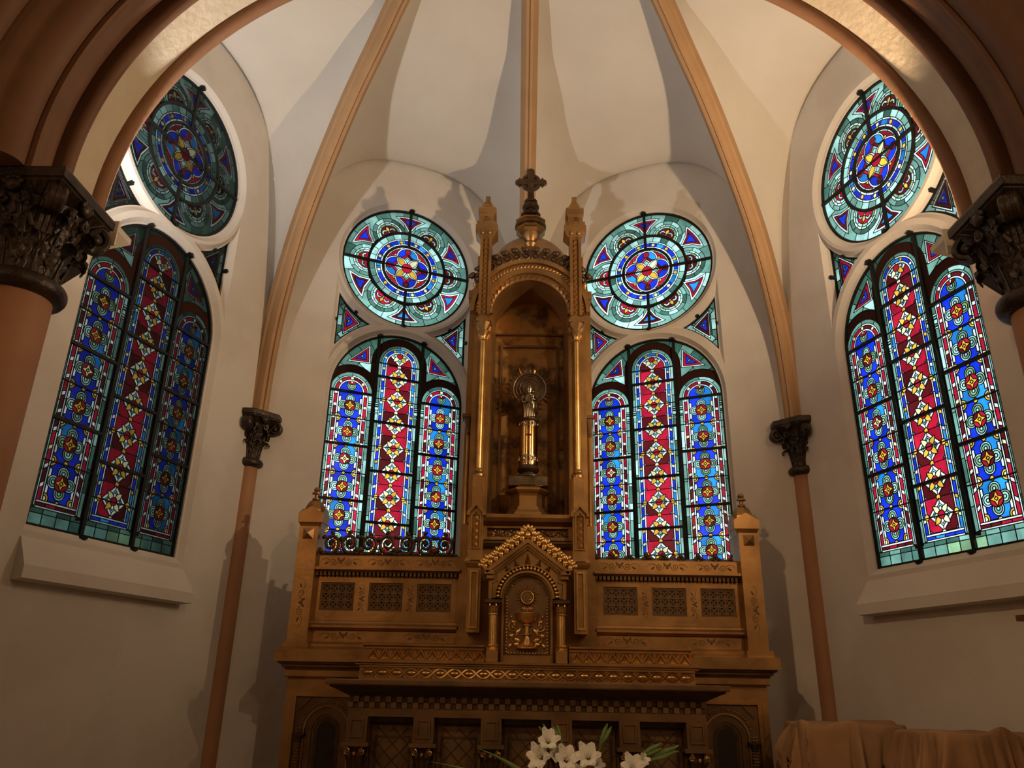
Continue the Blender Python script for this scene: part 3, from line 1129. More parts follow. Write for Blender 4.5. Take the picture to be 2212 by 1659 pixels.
def spiral(c, r0, r1, turns, a0, n=28, sgn=1):
    return [(c[0] + (r0 + (r1 - r0) * (i / n) ** 0.8) * cos(a0 + sgn * 2 * pi * turns * i / n), c[1] + (r0 + (r1 - r0) * (i / n) ** 0.8) * sin(a0 + sgn * 2 * pi * turns * i / n)) for i in range(n + 1)]


def column(name, axis, rz, z0, zc, z1, r, ab, label, group, chamfer=0.0, shaft_mat='brown', corbel=None):
    """round column: shaft z0..zc, capital zc..z1 with abacus half width ab"""
    e = empty(name, (axis[0], axis[1], z0), rz, label=label, cat='column', group=group)
    H = z1 - zc
    off = Vector((0, 0, -z0))
    mk = lambda nm, mb, m, sm=40, **k: put(nm, mb.mesh(nm, m, sm), e, off)
    mk('shaft', MB().lathe([(r * 1.5, z0), (r * 1.5, z0 + 0.12), (r * 1.18, z0 + 0.2), (r, z0 + 0.26), (r, zc - 0.02)], n=40), M[shaft_mat])
    b = H * 0.085
    mk('astragal', MB().lathe([(r * 0.98, zc - b)] + [(r * 1.08 + b * 0.9 * cos(a), zc + b * sin(a)) for a in [-pi / 2 + pi * i / 8 for i in range(9)]] + [(r, zc + b)], n=40), M['capital'])
    zt = zc + H * 0.78
    bp = [(r * 0.96, zc), (r * 1.0, zc + 0.18 * H), (r * 1.1, zc + 0.4 * H), (r * 1.22, zc + 0.6 * H), (max(ab * 0.8, r * 1.3), zt)]
    mk('bell', MB().lathe(bp, n=32), M['capital'])
    brad = lambda z: interp([(q[1], q[0]) for q in bp], z)
    for lh, z0_, n_, ph, wk in ((0.30, b * 0.8, 8, 0.0, 0.47), (0.30, 0.27 * H, 8, pi / 8, 0.50)):
        R0 = brad(zc + z0_)
        lf = leaf_mesh(R0 * wk, H * lh, max(brad(zc + z0_ + H * lh) - R0, 0) + 0.035 * H, 0.055 * H, M['capital'])
        for k in range(n_):
            a = 2 * pi * k / n_ + ph
            put('leaf', lf, e, off + Vector((R0 * 0.98 * sin(a), -R0 * 0.98 * cos(a), zc + z0_)), (0, 0, a))
    # corner volutes rolled up under the abacus corners, with smaller scrolls between them
    R = ab * (1.16 - 0.1 * (chamfer > 0))
    vr = H * 0.125
    cyv, czv = -(R - vr * 0.25), zt - vr * 0.55
    vm = MB()
    for dx in (-1, 0, 1):
        sp = spiral((cyv, czv), vr, vr * 0.22, 1.5, pi * 0.55, 30, 1)
        path = [(dx * 0.045 * H, -brad(zc + H * 0.5) * 1.02, zc + H * 0.45), (dx * 0.045 * H, -(brad(zc + H * 0.62) * 1.08), zc + H * 0.6), (dx * 0.045 * H, (cyv - brad(zt)) / 2 - 0.01, zt - vr * 0.05)] + [(dx * (0.045 - 0.02 * i / 30) * H * (1 if dx else 1), y, z) for i, (y, z) in enumerate(sp)]
        vm.tube(path, lambda s: H * (0.036 if s < 0.4 else 0.036 - 0.022 * (s - 0.4)), 7)
    vm.ell((0, cyv, czv), (0.085 * H, vr * 0.5, vr * 0.5), 12, 8)
    vme = vm.mesh('volute', M['capital'], 50)
    im = MB()
    yi = -brad(zt - H * 0.1) * 1.06
    for sg in (-1, 1):
        sp = spiral((sg * 0.085 * H, zt - H * 0.07), H * 0.065, H * 0.015, 1.4, pi / 2, 22, -sg)
        im.tube([(sg * 0.19 * H, yi * 0.8, zc + H * 0.48), (sg * 0.16 * H, yi * 0.95, zc + H * 0.6)] + [(x, yi, z) for x, z in sp], lambda s: H * (0.024 - 0.008 * s), 6)
    im.ell((0, -ab * 0.93, zt + H * 0.05), (0.075 * H, 0.05 * H, 0.07 * H), 10, 6)
    for k in range(5):
        t = -1.2 + 0.6 * k
        im.ell((0.075 * H * sin(t), -ab * 0.96, zt + H * 0.05 + 0.07 * H * cos(t)), (0.03 * H, 0.025 * H, 0.035 * H), 7, 5)
    ime = im.mesh('inner_scroll', M['capital'], 50)
    for k in range(4):
        put('volute', vme, e, off, (0, 0, pi / 4 + k * pi / 2))
        put('inner_scroll', ime, e, off, (0, 0, k * pi / 2))
    # abacus: slab over a flared, zigzag-carved underside
    sl = H * 0.10

    def ring(h, z):
        c = h * chamfer
        p = [(-h + c, -h), (h - c, -h), (h, -h + c), (h, h - c), (h - c, h), (-h + c, h), (-h, h - c), (-h, -h + c)] if c else [(-h, -h), (h, -h), (h, h), (-h, h)]
        return [(x, y, z) for x, y in p]
    am = MB()
    rows = [ring(ab * 0.70, zt - 0.004), ring(ab * 0.74, zt + 0.004), ring(ab * 0.95, z1 - sl * 1.25), ring(ab * 0.95, z1 - sl * 1.1), ring(ab, z1 - sl), ring(ab, z1 - sl * 0.2), ring(ab * 0.985, z1)]
    am.grid(rows, True)
    n_ = len(rows[0])
    am.add(rows[-1], [tuple(range(n_))])
    am.add(rows[0], [tuple(range(n_))])
    put('abacus', am.mesh('abacus', M['capital']), e, off)
    zz = MB()
    N_ = 8
    for k in range(N_):
        x0, x1 = -ab * 0.8 + 1.6 * ab * k / N_, -ab * 0.8 + 1.6 * ab * (k + 1) / N_
        xm = (x0 + x1) / 2
        lo_, hi_ = (-ab * 0.76, zt + 0.012), (-ab * 0.945, z1 - sl * 1.3)
        zz.tube([(x0 * 0.85, *lo_), (xm, *hi_)], r * 0.035, 4)
        zz.tube([(xm, *hi_), (x1 * 0.85, *lo_)], r * 0.035, 4)
    zm = zz.mesh('zigzag_carving', M['capital'])
    for k in range(4): put('zigzag_carving', zm, e, off, (0, 0, k * pi / 2))
    return e


mb_ = (A1 + A2) / 2
for sg, nm in ((-1, 'left'), (1, 'right')):
    ax = Vector((sg * V1.x, V1.y)) + Vector((-sg * sin(mb_), -cos(mb_))) * 0.055
    column('wall_column', (ax.x, ax.y), -sg * mb_, Z_FLOOR, 3.26, 3.675, 0.078, 0.18,
           'slender terracotta wall column with dark leafy capital, %s of the altar' % nm, 'wall columns beside the altar', chamfer=0.35)
    column('arch_column', (sg * 2.465, -3.84), 0, 0.0, 3.35, 3.90, 0.158, 0.245,
           'thick terracotta column with dark carved capital under the %s foot of the chancel arch' % nm, 'columns carrying the chancel arch')
    k = MB()
    xo = sorted((sg * 2.49, sg * 2.75))
    xi = sorted((sg * 2.56, sg * 2.75))
    k.add([(xo[0], -3.32, 3.80), (xo[1], -3.32, 3.80), (xo[1], -3.51, 3.80), (xo[0], -3.51, 3.80), (xo[0], -3.32, 3.765), (xo[1], -3.32, 3.765), (xo[1], -3.51, 3.765), (xo[0], -3.51, 3.765),
           (xi[0], -3.40, 3.62), (xi[1], -3.40, 3.62), (xi[1], -3.51, 3.62), (xi[0], -3.51, 3.62)],
          [(0, 1, 2, 3), (0, 1, 5, 4), (1, 2, 6, 5), (2, 3, 7, 6), (3, 0, 4, 7), (4, 5, 9, 8), (5, 6, 10, 9), (6, 7, 11, 10), (7, 4, 8, 11), (8, 9, 10, 11)])
    k.build('trim_%d' % (10 + sg), M['capital'], kind='structure', label='small dark stone corbel behind the %s arch capital' % nm)

# uplights fixed to the apse side of the arch piers
M['shade'] = mat('cream_lamp_shade', (0.74, 0.66, 0.52), None, 0.6, scale=6)
for sg, nm in ((-1, 'left'), (1, 'right')):
    e = empty('wall_uplight', (sg * 2.42, -3.5, 3.83), label='cream wedge-shaped uplight behind the %s arch capital' % nm, cat='lamp', group='uplights behind the chancel arch')
    a, b = (-0.15, 0.15)
    top, bot = (0.15, 0.17, 0.125), (0.085, 0.07, 0.0)     # half width, reach, height
    sh = MB()
    to = [(-top[0], 0.0, top[2]), (-top[0], top[1], top[2]), (top[0], top[1], top[2]), (top[0], 0.0, top[2])]
    lip = [(p[0], p[1], p[2] - 0.035) for p in to]
    bo = [(-bot[0], 0.0, 0), (-bot[0], bot[1], 0), (bot[0], bot[1], 0), (bot[0], 0.0, 0)]
    ti = [(p[0] * 0.93, p[1] * 0.93, p[2]) for p in to]
    bi = [(p[0] * 0.8, p[1] * 0.8, 0.015) for p in bo]
    sh.grid([bo, lip, to, ti, bi])
    sh.add(bo, [(0, 1, 2, 3)]); sh.add(bi, [(3, 2, 1, 0)])
    put('shade', sh.mesh('shade', M['shade']), e)
    put('back_plate', MB().box(-0.16, 0.16, -0.001, 0.012, -0.01, 0.14).mesh('back_plate', M['shade']), e)
    put('lamp_holder', MB().lathe([(0.02, 0.012), (0.02, 0.05), (0.012, 0.06), (0.012, 0.085)], 0, 0.06, 12).mesh('lamp_holder', M['shade'], 40), e)
# unseen pendants added behind the camera as warm frontal fill
M['bulb'] = bpy.data.materials.new('warm_globe'); M['bulb'].use_nodes = True
_b = M['bulb'].node_tree.nodes['Principled BSDF']
_b.inputs['Base Color'].default_value = (0.9, 0.8, 0.6, 1)
_b.inputs['Emission Color'].default_value = (1, 0.72, 0.42, 1)
_b.inputs['Emission Strength'].default_value = 2.0
for px, nm in ((-3.4, 'left'), (3.4, 'right')):
    e = empty('fill_pendant', (px, -9.4, 4.6), label='unseen warm globe pendant added for fill light in the %s of the nave' % nm, cat='lamp', group='added nave fill pendants')
    put('globe', MB().ell((0, 0, 0), 0.16, 20, 12).mesh('globe', M['bulb'], 60), e)
    put('rod', MB().tube([(0, 0, 0.15), (0, 0, Z_TOP - 4.6)], 0.012, 8).mesh('rod', M['iron']), e)
    l = bpy.data.lights.new('fill_pendant_light', 'POINT')
    l.energy = FILL_PENDANT_POWER; l.color = (1.0, 0.57, 0.28); l.shadow_soft_size = 0.25
    lo = bpy.data.objects.new('fill_pendant_light', l); COL.objects.link(lo); lo.location = (px, -9.4, 4.3)

for P, lb in ((ALTAR_FILL, 'black spotlight added on the right of the nave as unseen fill for the altar'), (SIDE_FILL, 'black spotlight added on the left of the nave as unseen fill for the sheeted furniture')):
    p_, d_ = Vector(P['pos']), (Vector(P['aim']) - Vector(P['pos'])).normalized()
    e = empty('spotlight', p_, label=lb, cat='lamp', group='nave spotlights')
    put('spot_can', MB().lathe([(0.05, 0.0), (0.075, 0.0), (0.075, -0.18), (0.04, -0.2), (0.0, -0.2)], 0, 0, 20).xf(Matrix.Translation(-d_ * 0.07) @ d_.to_track_quat('Z', 'Y').to_matrix().to_4x4()).mesh('spot_can', M['iron'], 40), e)
    put('spot_stem', MB().tube([-d_ * 0.2 + Vector((0, 0, 0.05)), -d_ * 0.2 + Vector((0, 0, Z_TOP - p_.z))], 0.012, 8).mesh('spot_stem', M['iron']), e)

# ------------------------------------------------------------------ gilded high altar
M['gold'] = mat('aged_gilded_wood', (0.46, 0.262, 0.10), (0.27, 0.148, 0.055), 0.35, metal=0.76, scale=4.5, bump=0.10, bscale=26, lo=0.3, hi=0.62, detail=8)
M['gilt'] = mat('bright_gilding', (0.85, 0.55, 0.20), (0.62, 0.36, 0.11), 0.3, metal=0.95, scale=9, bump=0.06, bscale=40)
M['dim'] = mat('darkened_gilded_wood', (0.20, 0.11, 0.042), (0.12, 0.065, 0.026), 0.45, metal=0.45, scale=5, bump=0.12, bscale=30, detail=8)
M['bronze'] = mat('dark_bronze', (0.10, 0.058, 0.028), (0.06, 0.034, 0.018), 0.42, metal=0.5, scale=20)
M['niche'] = mat('mottled_gold_leaf', (0.34, 0.185, 0.06), (0.06, 0.032, 0.014), 0.5, metal=0.45, scale=9, lo=0.34, hi=0.56, detail=12, bump=0.1, bscale=40)
M['silver'] = mat('old_silver', (0.36, 0.29, 0.20), (0.22, 0.17, 0.11), 0.3, metal=1.0, scale=12)
M['polish'] = mat('polished_brass', (0.58, 0.38, 0.14), (0.48, 0.30, 0.10), 0.16, metal=1.0, scale=8)
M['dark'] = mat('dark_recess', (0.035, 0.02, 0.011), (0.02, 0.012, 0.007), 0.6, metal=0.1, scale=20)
M['redpaint'] = mat('faded_red_enamel', (0.22, 0.03, 0.015), None, 0.5, scale=20)
X0 = 0.03


class Thing:
    """thing built in altar coordinates: x from the altar's axis, y and z of the room"""

    def __init__(s, name, y, z, label, cat, group=None):
        s.loc = Vector((X0, y, z))
        s.e = empty(name, s.loc, label=label, cat=cat, group=group)
        s.o = Vector((0, -y, -z))
        s.M = None

    def part(s, name, mb, m, smooth=None, kind=None, label=None):
        if s.M and isinstance(mb, MB): mb.xf(s.M)
        return tag(put(name, mb if isinstance(mb, bpy.types.Mesh) else mb.mesh(name, m, smooth), s.e, s.o), kind=kind, label=label)

    def inst(s, name, me, x, y, z, rot=(0, 0, 0), sc=(1, 1, 1)):
        if s.M: x, y, z = s.M @ Vector((x, y, z))
        return put(name, me, s.e, s.o + Vector((x, y, z)), rot, sc)

    def sub(s, name, mb, m, parent, smooth=None):
        if s.M and isinstance(mb, MB): mb.xf(s.M)
        return put(name, mb if isinstance(mb, bpy.types.Mesh) else mb.mesh(name, m, smooth), parent)


def mirror(mb):
    r = MB()
    r.v = [(-x, y, z) for x, y, z in mb.v]
    r.f = list(mb.f); r.mi = list(mb.mi)
    return r


ZP = Z_FLOOR + 0.17
MB().box(-2.0, 2.0, -2.75, -0.9, Z_FLOOR - 0.05, ZP).build('floor_predella', M['floor'], kind='structure', label='low stone platform under the altar')

# ============ altarpiece
T = Thing('altarpiece', -1.3, ZP, 'tall gilded wooden altarpiece with central niche tower and cross', 'altarpiece')
# --- base with the wide ledge
T.part('base_body', MB().box(-1.63, 1.63, -1.48, -0.98, ZP, 1.66), M['gold'])
T.part('ledge', MB().profx([(-0.98, 1.82), (-1.40, 1.865), (-1.42, 1.865), (-1.44, 1.855), (-1.50, 1.848), (-1.56, 1.83), (-1.62, 1.82), (-1.62, 1.745), (-0.98, 1.745)], -1.70, 1.70), M['gold'])
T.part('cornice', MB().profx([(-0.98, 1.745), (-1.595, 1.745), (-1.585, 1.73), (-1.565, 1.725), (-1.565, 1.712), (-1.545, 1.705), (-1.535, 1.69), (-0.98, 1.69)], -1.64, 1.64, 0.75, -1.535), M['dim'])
T.part('base_band', MB().profx([(-0.98, 1.692), (-1.535, 1.692), (-1.535, 1.652), (-1.515, 1.645), (-0.98, 1.645)], -1.642, 1.642), M['gold'])
frame_w = 0.018
for sg in (-1, 1):
    cx = sg * 1.33
    x0, x1 = sorted((sg * 1.575, sg * 1.07))
    fr = MB().prism([(x0, 1.525), (x1, 1.525), (x1, 1.545), (x0, 1.545)], -1.505, -1.47)
    xa, xb = sorted((sg * 1.575, sg * 1.553))
    fr.prism([(xa, ZP + 0.1), (xb, ZP + 0.1), (xb, 1.525), (xa, 1.525)], -1.505, -1.47)
    T.part('panel_frame', fr, M['gold'])
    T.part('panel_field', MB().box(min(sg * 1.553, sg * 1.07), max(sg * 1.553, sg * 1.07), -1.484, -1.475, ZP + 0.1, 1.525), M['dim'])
    for ro, ri, y, mt, nm in ((0.195, 0.155, -1.50, 'dim', 'arch_band'), (0.155, 0.145, -1.508, 'gold', 'arch_rim'), (0.145, 0.10, -1.494, 'dim', 'inner_arch')):
        ou = [(cx - ro, ZP + 0.1)] + arc(cx, 1.315, ro, pi, 0, 24) + [(cx + ro, ZP + 0.1)]
        inn = [(cx - ri, ZP + 0.1)] + arc(cx, 1.315, ri, pi, 0, 24) + [(cx + ri, ZP + 0.1)]
        T.part(nm, MB().band(ou, inn, y, -1.47), M[mt], 30)
    bd = MB().ell((0, 0, 0), (0.007, 0.008, 0.007), 6, 4).mesh('bead', M['gold'], 60)
    for k in range(27):
        a = pi * k / 26
        T.inst('bead', bd, cx + 0.176 * cos(a), -1.503, 1.315 + 0.176 * sin(a))
    pn = [(cx - 0.085, ZP + 0.12), (cx + 0.085, ZP + 0.12)] + arc(cx, 1.315, 0.085, 0, pi, 16)
    T.part('arched_panel', MB().prism(pn, -1.487, -1.47), M['dark'])
    T.part('panel_rim', MB().band(pn, [(cx + (x - cx) * 0.72, 1.2 + (z - 1.2) * 0.86) for x, z in pn], -1.489, -1.48, closed=True), M['bronze'])
    cxx = sg * 1.508
    T.part('colonnette', MB().lathe([(0.02, ZP + 0.1), (0.02, 1.215), (0.027, 1.22), (0.02, 1.228)], cxx, -1.505, 14), M['dim'], 40)
    wv = MB()
    for k in range(30):
        z = ZP + 0.12 + k * 0.0185
        for j in range(5):
            a = -pi / 2 + (j - 2) * 0.6 + (k % 2) * 0.3
            wv.ell((cxx + 0.02 * cos(a), -1.505 + 0.02 * sin(a), z), 0.0055, 5, 4)
    T.part('woven_beads', wv, M['gold'], 60, kind='stuff')
    T.part('colonnette_capital', MB().lathe([(0.02, 1.228), (0.024, 1.25), (0.034, 1.275), (0.036, 1.285), (0.036, 1.297)], cxx, -1.505, 12).box(cxx - 0.04, cxx + 0.04, -1.545, -1.47, 1.285, 1.298), M['bronze'], 30)
    tp = MB()
    for cxk in (cx + sg * 0.17,):
        tp.prism([(cxk - sg * 0.05, 1.515), (cxk + sg * 0.03, 1.515), (cxk + sg * 0.03, 1.435)], -1.497, -1.48)
    T.part('corner_leaf', tp, M['dim'])

# --- wings
til = MB().box(-0.0275, 0.0275, -0.004, 0.004, -0.0275, 0.0275)
til.cm = 1
for k in range(4):
    c, s = cos(k * pi / 2 + pi / 4), sin(k * pi / 2 + pi / 4)
    til.prism([(0.004 * -s, 0.004 * c), (0.03 * c - 0.006 * s, 0.03 * s + 0.006 * c), (0.03 * c + 0.006 * s, 0.03 * s - 0.006 * c), (0.004 * s, -0.004 * c)], -0.009, -0.003)
for sx, sz, ax in ((-1, 0, 0), (1, 0, 0), (0, 1, 1), (0, -1, 1)):
    if ax == 0: til.box(sx * 0.025 - 0.003, sx * 0.025 + 0.003, -0.013, -0.002, -0.028, 0.028)
    else: til.box(-0.028, 0.028, -0.013, -0.002, sz * 0.025 - 0.003, sz * 0.025 + 0.003)
til.ell((0, -0.007, 0), (0.006, 0.005, 0.006), 6, 4)
TILE = til.mesh('grille_tile', [M['dark'], M['dim']])


def scroll_mesh():
    mb = MB()
    sp = spiral((0, 0.072), 0.062, 0.012, 1.75, -pi * 0.45, 36, 1)
    mb.tube([(-0.10, 0, 0.035), (-0.06, 0, 0.012)] + [(x, -0.004 * (i % 2), z) for i, (x, z) in enumerate(sp)], lambda s: 0.0125 - 0.006 * s, 7)
    mb.ell((0, -0.003, 0.072), (0.016, 0.014, 0.016), 8, 6)
    for a, l in ((0.4, 0.03), (1.5, 0.032), (2.5, 0.03)):
        mb.ell((0.066 * cos(a), 0, 0.072 + 0.066 * sin(a)), (l * 0.62, 0.012, 0.013), 8, 5, Matrix.Rotation(-a - 1.0, 3, 'Y'))
    mb.ell((-0.075, -0.004, 0.03), (0.028, 0.014, 0.017), 8, 5, Matrix.Rotation(0.6, 3, 'Y'))
    mb.ell((0.055, -0.004, 0.012), (0.022, 0.013, 0.012), 8, 5)
    mb.ell((-0.05, -0.006, 0.008), (0.02, 0.014, 0.011), 8, 5)
    return mb.mesh('scroll', M['bronze'], 60)


def broken_scroll_mesh():
    mb = MB()
    mb.tube([(x, 0, z) for x, z in arc(0, 0.062, 0.06, -pi * 0.98, -pi * 0.03, 14)], lambda s: 0.006 + 0.008 * sin(pi * s), 7)
    mb.ell((-0.062, -0.004, 0.036), (0.018, 0.014, 0.026), 8, 5, Matrix.Rotation(-0.5, 3, 'Y'))
    mb.ell((-0.045, -0.006, 0.014), (0.022, 0.014, 0.014), 8, 5)
    mb.ell((0.05, -0.005, 0.012), (0.016, 0.012, 0.010), 8, 5)
    return mb.mesh('broken_scroll', M['bronze'], 60)


SCR, BSC = scroll_mesh(), broken_scroll_mesh()
# the wings are drawn a little large above and set forward of the tower's back
T.M = Matrix.Translation((0, -0.115, 1.6 * 0.02)) @ Matrix.Diagonal((0.98, 1, 0.98, 1))
for sg in (-1, 1):
    lo, hi = sorted((sg * 0.49, sg * 1.56))
    T.part('wing_body', MB().box(lo, hi, -1.27, -1.08, 1.85, 2.50), M['gold'])
    T.part('top_rail', MB().profx([(-1.08, 2.405), (-1.325, 2.405), (-1.325, 2.495), (-1.31, 2.505), (-1.08, 2.505)], lo, hi), M['gold'])
    T.part('rail_lip', MB().profx([(-1.08, 2.376), (-1.345, 2.376), (-1.375, 2.39), (-1.375, 2.408), (-1.08, 2.412)], lo, hi), M['gold'])
    dt = MB()
    k = lo + 0.006
    while k < hi - 0.02:
        dt.box(k, k + 0.018, -1.345, -1.27, 2.35, 2.377); k += 0.030
    T.part('dentil_row', dt, M['dim'], kind='stuff')
    fr = MB()
    gx = [sg * 0.68, sg * 1.035, sg * 1.39]
    xs = sorted(gx)
    edges = [lo] + [v for x in xs for v in (x - 0.125, x + 0.125)] + [hi]
    fr.box(lo, hi, -1.305, -1.26, 2.305, 2.35)
    fr.box(lo, hi, -1.305, -1.26, 2.03, 2.105)
    for i in range(0, 8, 2): fr.box(edges[i], edges[i + 1], -1.305, -1.26, 2.105, 2.305)
    pf = T.part('panel_frame', fr, M['gold'])
    for x in xs:
        g = T.part('grille', MB().box(x - 0.12, x + 0.12, -1.276, -1.265, 2.107, 2.303), M['dark'])
        rim = MB()
        rim.band([(x - 0.125, 2.105), (x + 0.125, 2.105), (x + 0.125, 2.305), (x - 0.125, 2.305)], [(x - 0.113, 2.117), (x + 0.113, 2.117), (x + 0.113, 2.293), (x - 0.113, 2.293)], -1.295, -1.27, closed=True)
        T.sub('grille_rim', rim, M['dim'], g)
        for i in range(4):
            for j in range(3):
                put('grille_tile', TILE, g, T.M @ Vector((x - 0.0855 + 0.057 * i, -1.276, 2.148 + 0.057 * j)))
    T.part('lower_moulding', MB().profx([(-1.25, 1.965), (-1.315, 1.968), (-1.345, 1.985), (-1.345, 2.0), (-1.325, 2.015), (-1.32, 2.03), (-1.305, 2.036), (-1.25, 2.036)], lo, hi), M['gold'])
    T.part('wing_base', MB().profx([(-1.2, 1.85), (-1.36, 1.85), (-1.36, 1.87), (-1.32, 1.885), (-1.30, 1.89), (-1.30, 1.966), (-1.2, 1.966)], lo, hi), M['gold'])
    # corner post
    cx, hw = sg * 1.628, 0.072
    post = T.part('corner_post', MB().box(cx - hw, cx + hw, -1.39, -1.13, 1.84, 2.70), M['gold'])
    T.sub('post_base', MB().box(cx - hw - 0.02, cx + hw + 0.02, -1.42, -1.1, 1.84, 1.875), M['gold'], post)
    T.sub('stud', MB().pyr(cx, 2.645, 0.04, 0.04, -1.39, 0.03), M['gold'], post)
    capm = MB()
    for z0, z1, h0, h1 in ((2.695, 2.735, 0.072, 0.088), (2.735, 2.80, 0.094, 0.094)):
        capm.lathe([(h0 * 1.414, z0), (h1 * 1.414, z1)], cx, -1.28, 4, pi / 4, pi / 4 + 2 * pi)
    for a in range(4):
        rr = Matrix.Translation((cx, -1.28, 0)) @ Matrix.Rotation(a * pi / 2, 4, 'Z')
        g_ = MB().prism([(-0.094, 2.80), (0.094, 2.80), (0, 2.855)], -0.094, -0.05).xf(rr)
        capm.add(g_.v, g_.f)
    cp = T.part('post_cap', capm, M['gold'])
    T.sub('cap_dome', MB().lathe([(0.082, 2.80)] + [(0.082 * cos(t), 2.82 + 0.105 * sin(t)) for t in [pi / 2 * i / 8 for i in range(8)]] + [(0.012, 2.926)], cx, -1.28, 8), M['gold'], cp)
    T.sub('finial', MB().lathe([(0.03, 2.922), (0.03, 2.93), (0.014, 2.938), (0.014, 2.96), (0.036, 2.966), (0.036, 2.975), (0.018, 2.982), (0.026, 3.0), (0.016, 3.018), (0.0, 3.024)], cx, -1.28, 12), M['gold'], cp, 40)
    if sg < 0:
        for k in range(7):
            x = -1.475 + k * 0.142
            T.inst('scroll', SCR, x, -1.29, 2.505 + (0.0 if k % 2 == 0 else 0.004), (0, 0, 0), ((1.05 if k % 2 == 0 else -1.05), 1.2, 1.18))
        T.part('crest_rail', MB().tube([(-1.55 + i * 0.0355, -1.29, 2.512 + 0.006 * sin(i * 1.4)) for i in range(30)], 0.009, 6), M['bronze'], 60)
    else:
        for k in range(8):
            T.inst('broken_scroll', BSC, 0.565 + k * 0.128, -1.29, 2.503, (0, 0, 0), (1, 1, 1.0 - 0.09 * (k % 3)))

# stencilled arabesques, worn, a shade darker than the gilding
st_ = MB()
for sx in (-1, 1):
    st_.tube([(sx * 0.02, 0, 0.0)] + [(sx * (0.062 + x), 0, z) for x, z in spiral((0, 0), 0.032, 0.006, 1.6, pi, 26, 1)], lambda s: 0.0032 - 0.0012 * s, 4)
    st_.tube([(sx * 0.09, 0, 0.012), (sx * 0.12, 0, 0.026), (sx * 0.15, 0, 0.018), (sx * 0.165, 0, -0.004)], lambda s: 0.003 - 0.0015 * s, 4)
    st_.ell((sx * 0.115, 0, -0.012), (0.02, 0.0016, 0.008), 8, 4, Matrix.Rotation(sx * 0.6, 3, 'Y'))
    st_.ell((sx * 0.02, 0, 0.02), (0.008, 0.0016, 0.018), 8, 4, Matrix.Rotation(sx * 0.5, 3, 'Y'))
st_.ell((0, 0, 0), (0.012, 0.0016, 0.02), 8, 4)
STEN = st_.mesh('stencil_scroll', M['dim'], 60)
for sg in (-1, 1):
    for x in (0.68, 1.03, 1.38): T.inst('stencil_scroll', STEN, sg * x, -1.3255, 2.452, (0, 0, 0), (0.9, 1, 0.85))
    for x in (0.72, 1.32): T.inst('stencil_scroll', STEN, sg * x, -1.3005, 1.928, (0, 0, 0), (1, 1, 0.8))
    for x in (0.8575, 1.2125): T.inst('stencil_scroll', STEN, sg * x, -1.3055, 2.19, (0, pi / 2, 0), (0.62, 1, 0.75))
    T.inst('stencil_scroll', STEN, sg * 1.628, -1.3905, 2.15, (0, pi / 2, 0), (1, 1, 0.8))
# --- tower
T.M = None
T.part('tower_body', MB().box(-0.49, 0.49, -1.46, -1.0, 1.85, 2.72), M['gold'])
T.part('tower_apron', MB().prism([(-0.25, 1.83), (0.25, 1.83), (0.25, 2.27), (0, 2.48), (-0.25, 2.27)], -1.664, -1.45).box(-1.04, 1.04, -1.664, -1.47, ZP, 1.74), M['gold'])
T.part('niche_floor', MB().profx([(-1.0, 2.70), (-1.50, 2.70), (-1.56, 2.725), (-1.575, 2.75), (-1.575, 2.775), (-1.0, 2.78)], -0.335, 0.335), M['gold'])
for sg in (-1, 1):
    lo, hi = sorted((sg * 0.305, sg * 0.44))
    T.part('niche_side', MB().box(lo, hi, -1.46, -1.0, 2.72, 4.98), M['gold'])
nb = T.part('niche_back', MB().box(-0.31, 0.31, -1.06, -1.0, 2.72, 4.98), M['niche'])
T.sub('panel_moulding', MB().band([(-0.245, 2.80), (0.245, 2.80), (0.245, 4.335), (-0.245, 4.335)], [(-0.225, 2.82), (0.225, 2.82), (0.225, 4.315), (-0.225, 4.315)], -1.078, -1.05, closed=True), M['dim'], nb)
T.sub('cross_rail', MB().profx([(-1.05, 4.425), (-1.075, 4.43), (-1.075, 4.445), (-1.05, 4.45)], -0.305, 0.305), M['dim'], nb)
for sg in (-1, 1): T.sub('edge_moulding', MB().box(*sorted((sg * 0.305, sg * 0.29)), -1.09, -1.05, 2.78, 4.44), M['dim'], nb)
CZ = 4.435
# arch head: solid plate with round opening, then the carved rings
pl = MB()
n = 36
inn = arc(0, CZ, 0.305, 0, pi, n)
out = []
for i in range(n + 1):
    a = pi * i / n
    t = min(0.44 / max(abs(cos(a)), 1e-6), 0.47 / max(sin(a), 1e-6), 0.50)
    out.append((t * cos(a), CZ + t * sin(a)))
pl.band(out, inn, -1.475, -1.0)
T.part('arch_plate', pl, M['gold'])
for ro, ri, y, mt, nm in ((0.487, 0.452, -1.53, 'gold', 'arch_moulding'), (0.447, 0.402, -1.505, 'gold', 'rope_band'), (0.398, 0.362, -1.515, 'gold', 'arch_moulding'), (0.36, 0.305, -1.49, 'gold', 'zigzag_band')):
    T.part(nm, MB().band(arc(0, CZ, ro, 0, pi, 48), arc(0, CZ, ri, 0, pi, 48), y, -1.46), M[mt], 30)
rp = MB().ell((0, 0, 0), (0.010, 0.009, 0.021), 7, 5, Matrix.Rotation(0.5, 3, 'Y')).mesh('rope_bead', M['gold'], 60)
for k in range(44):
    a = pi * (k + 0.5) / 44
    T.inst('rope_bead', rp, 0.425 * cos(a), -1.506, CZ + 0.425 * sin(a), (0, pi / 2 - a, 0))
zs_ = MB().add([(-0.022, 0, -0.02), (0.022, 0, -0.02), (0, 0, 0.024), (0, -0.016, -0.004)], [(0, 1, 3), (1, 2, 3), (2, 0, 3), (0, 2, 1)]).mesh('zigzag_stud', M['gold'])
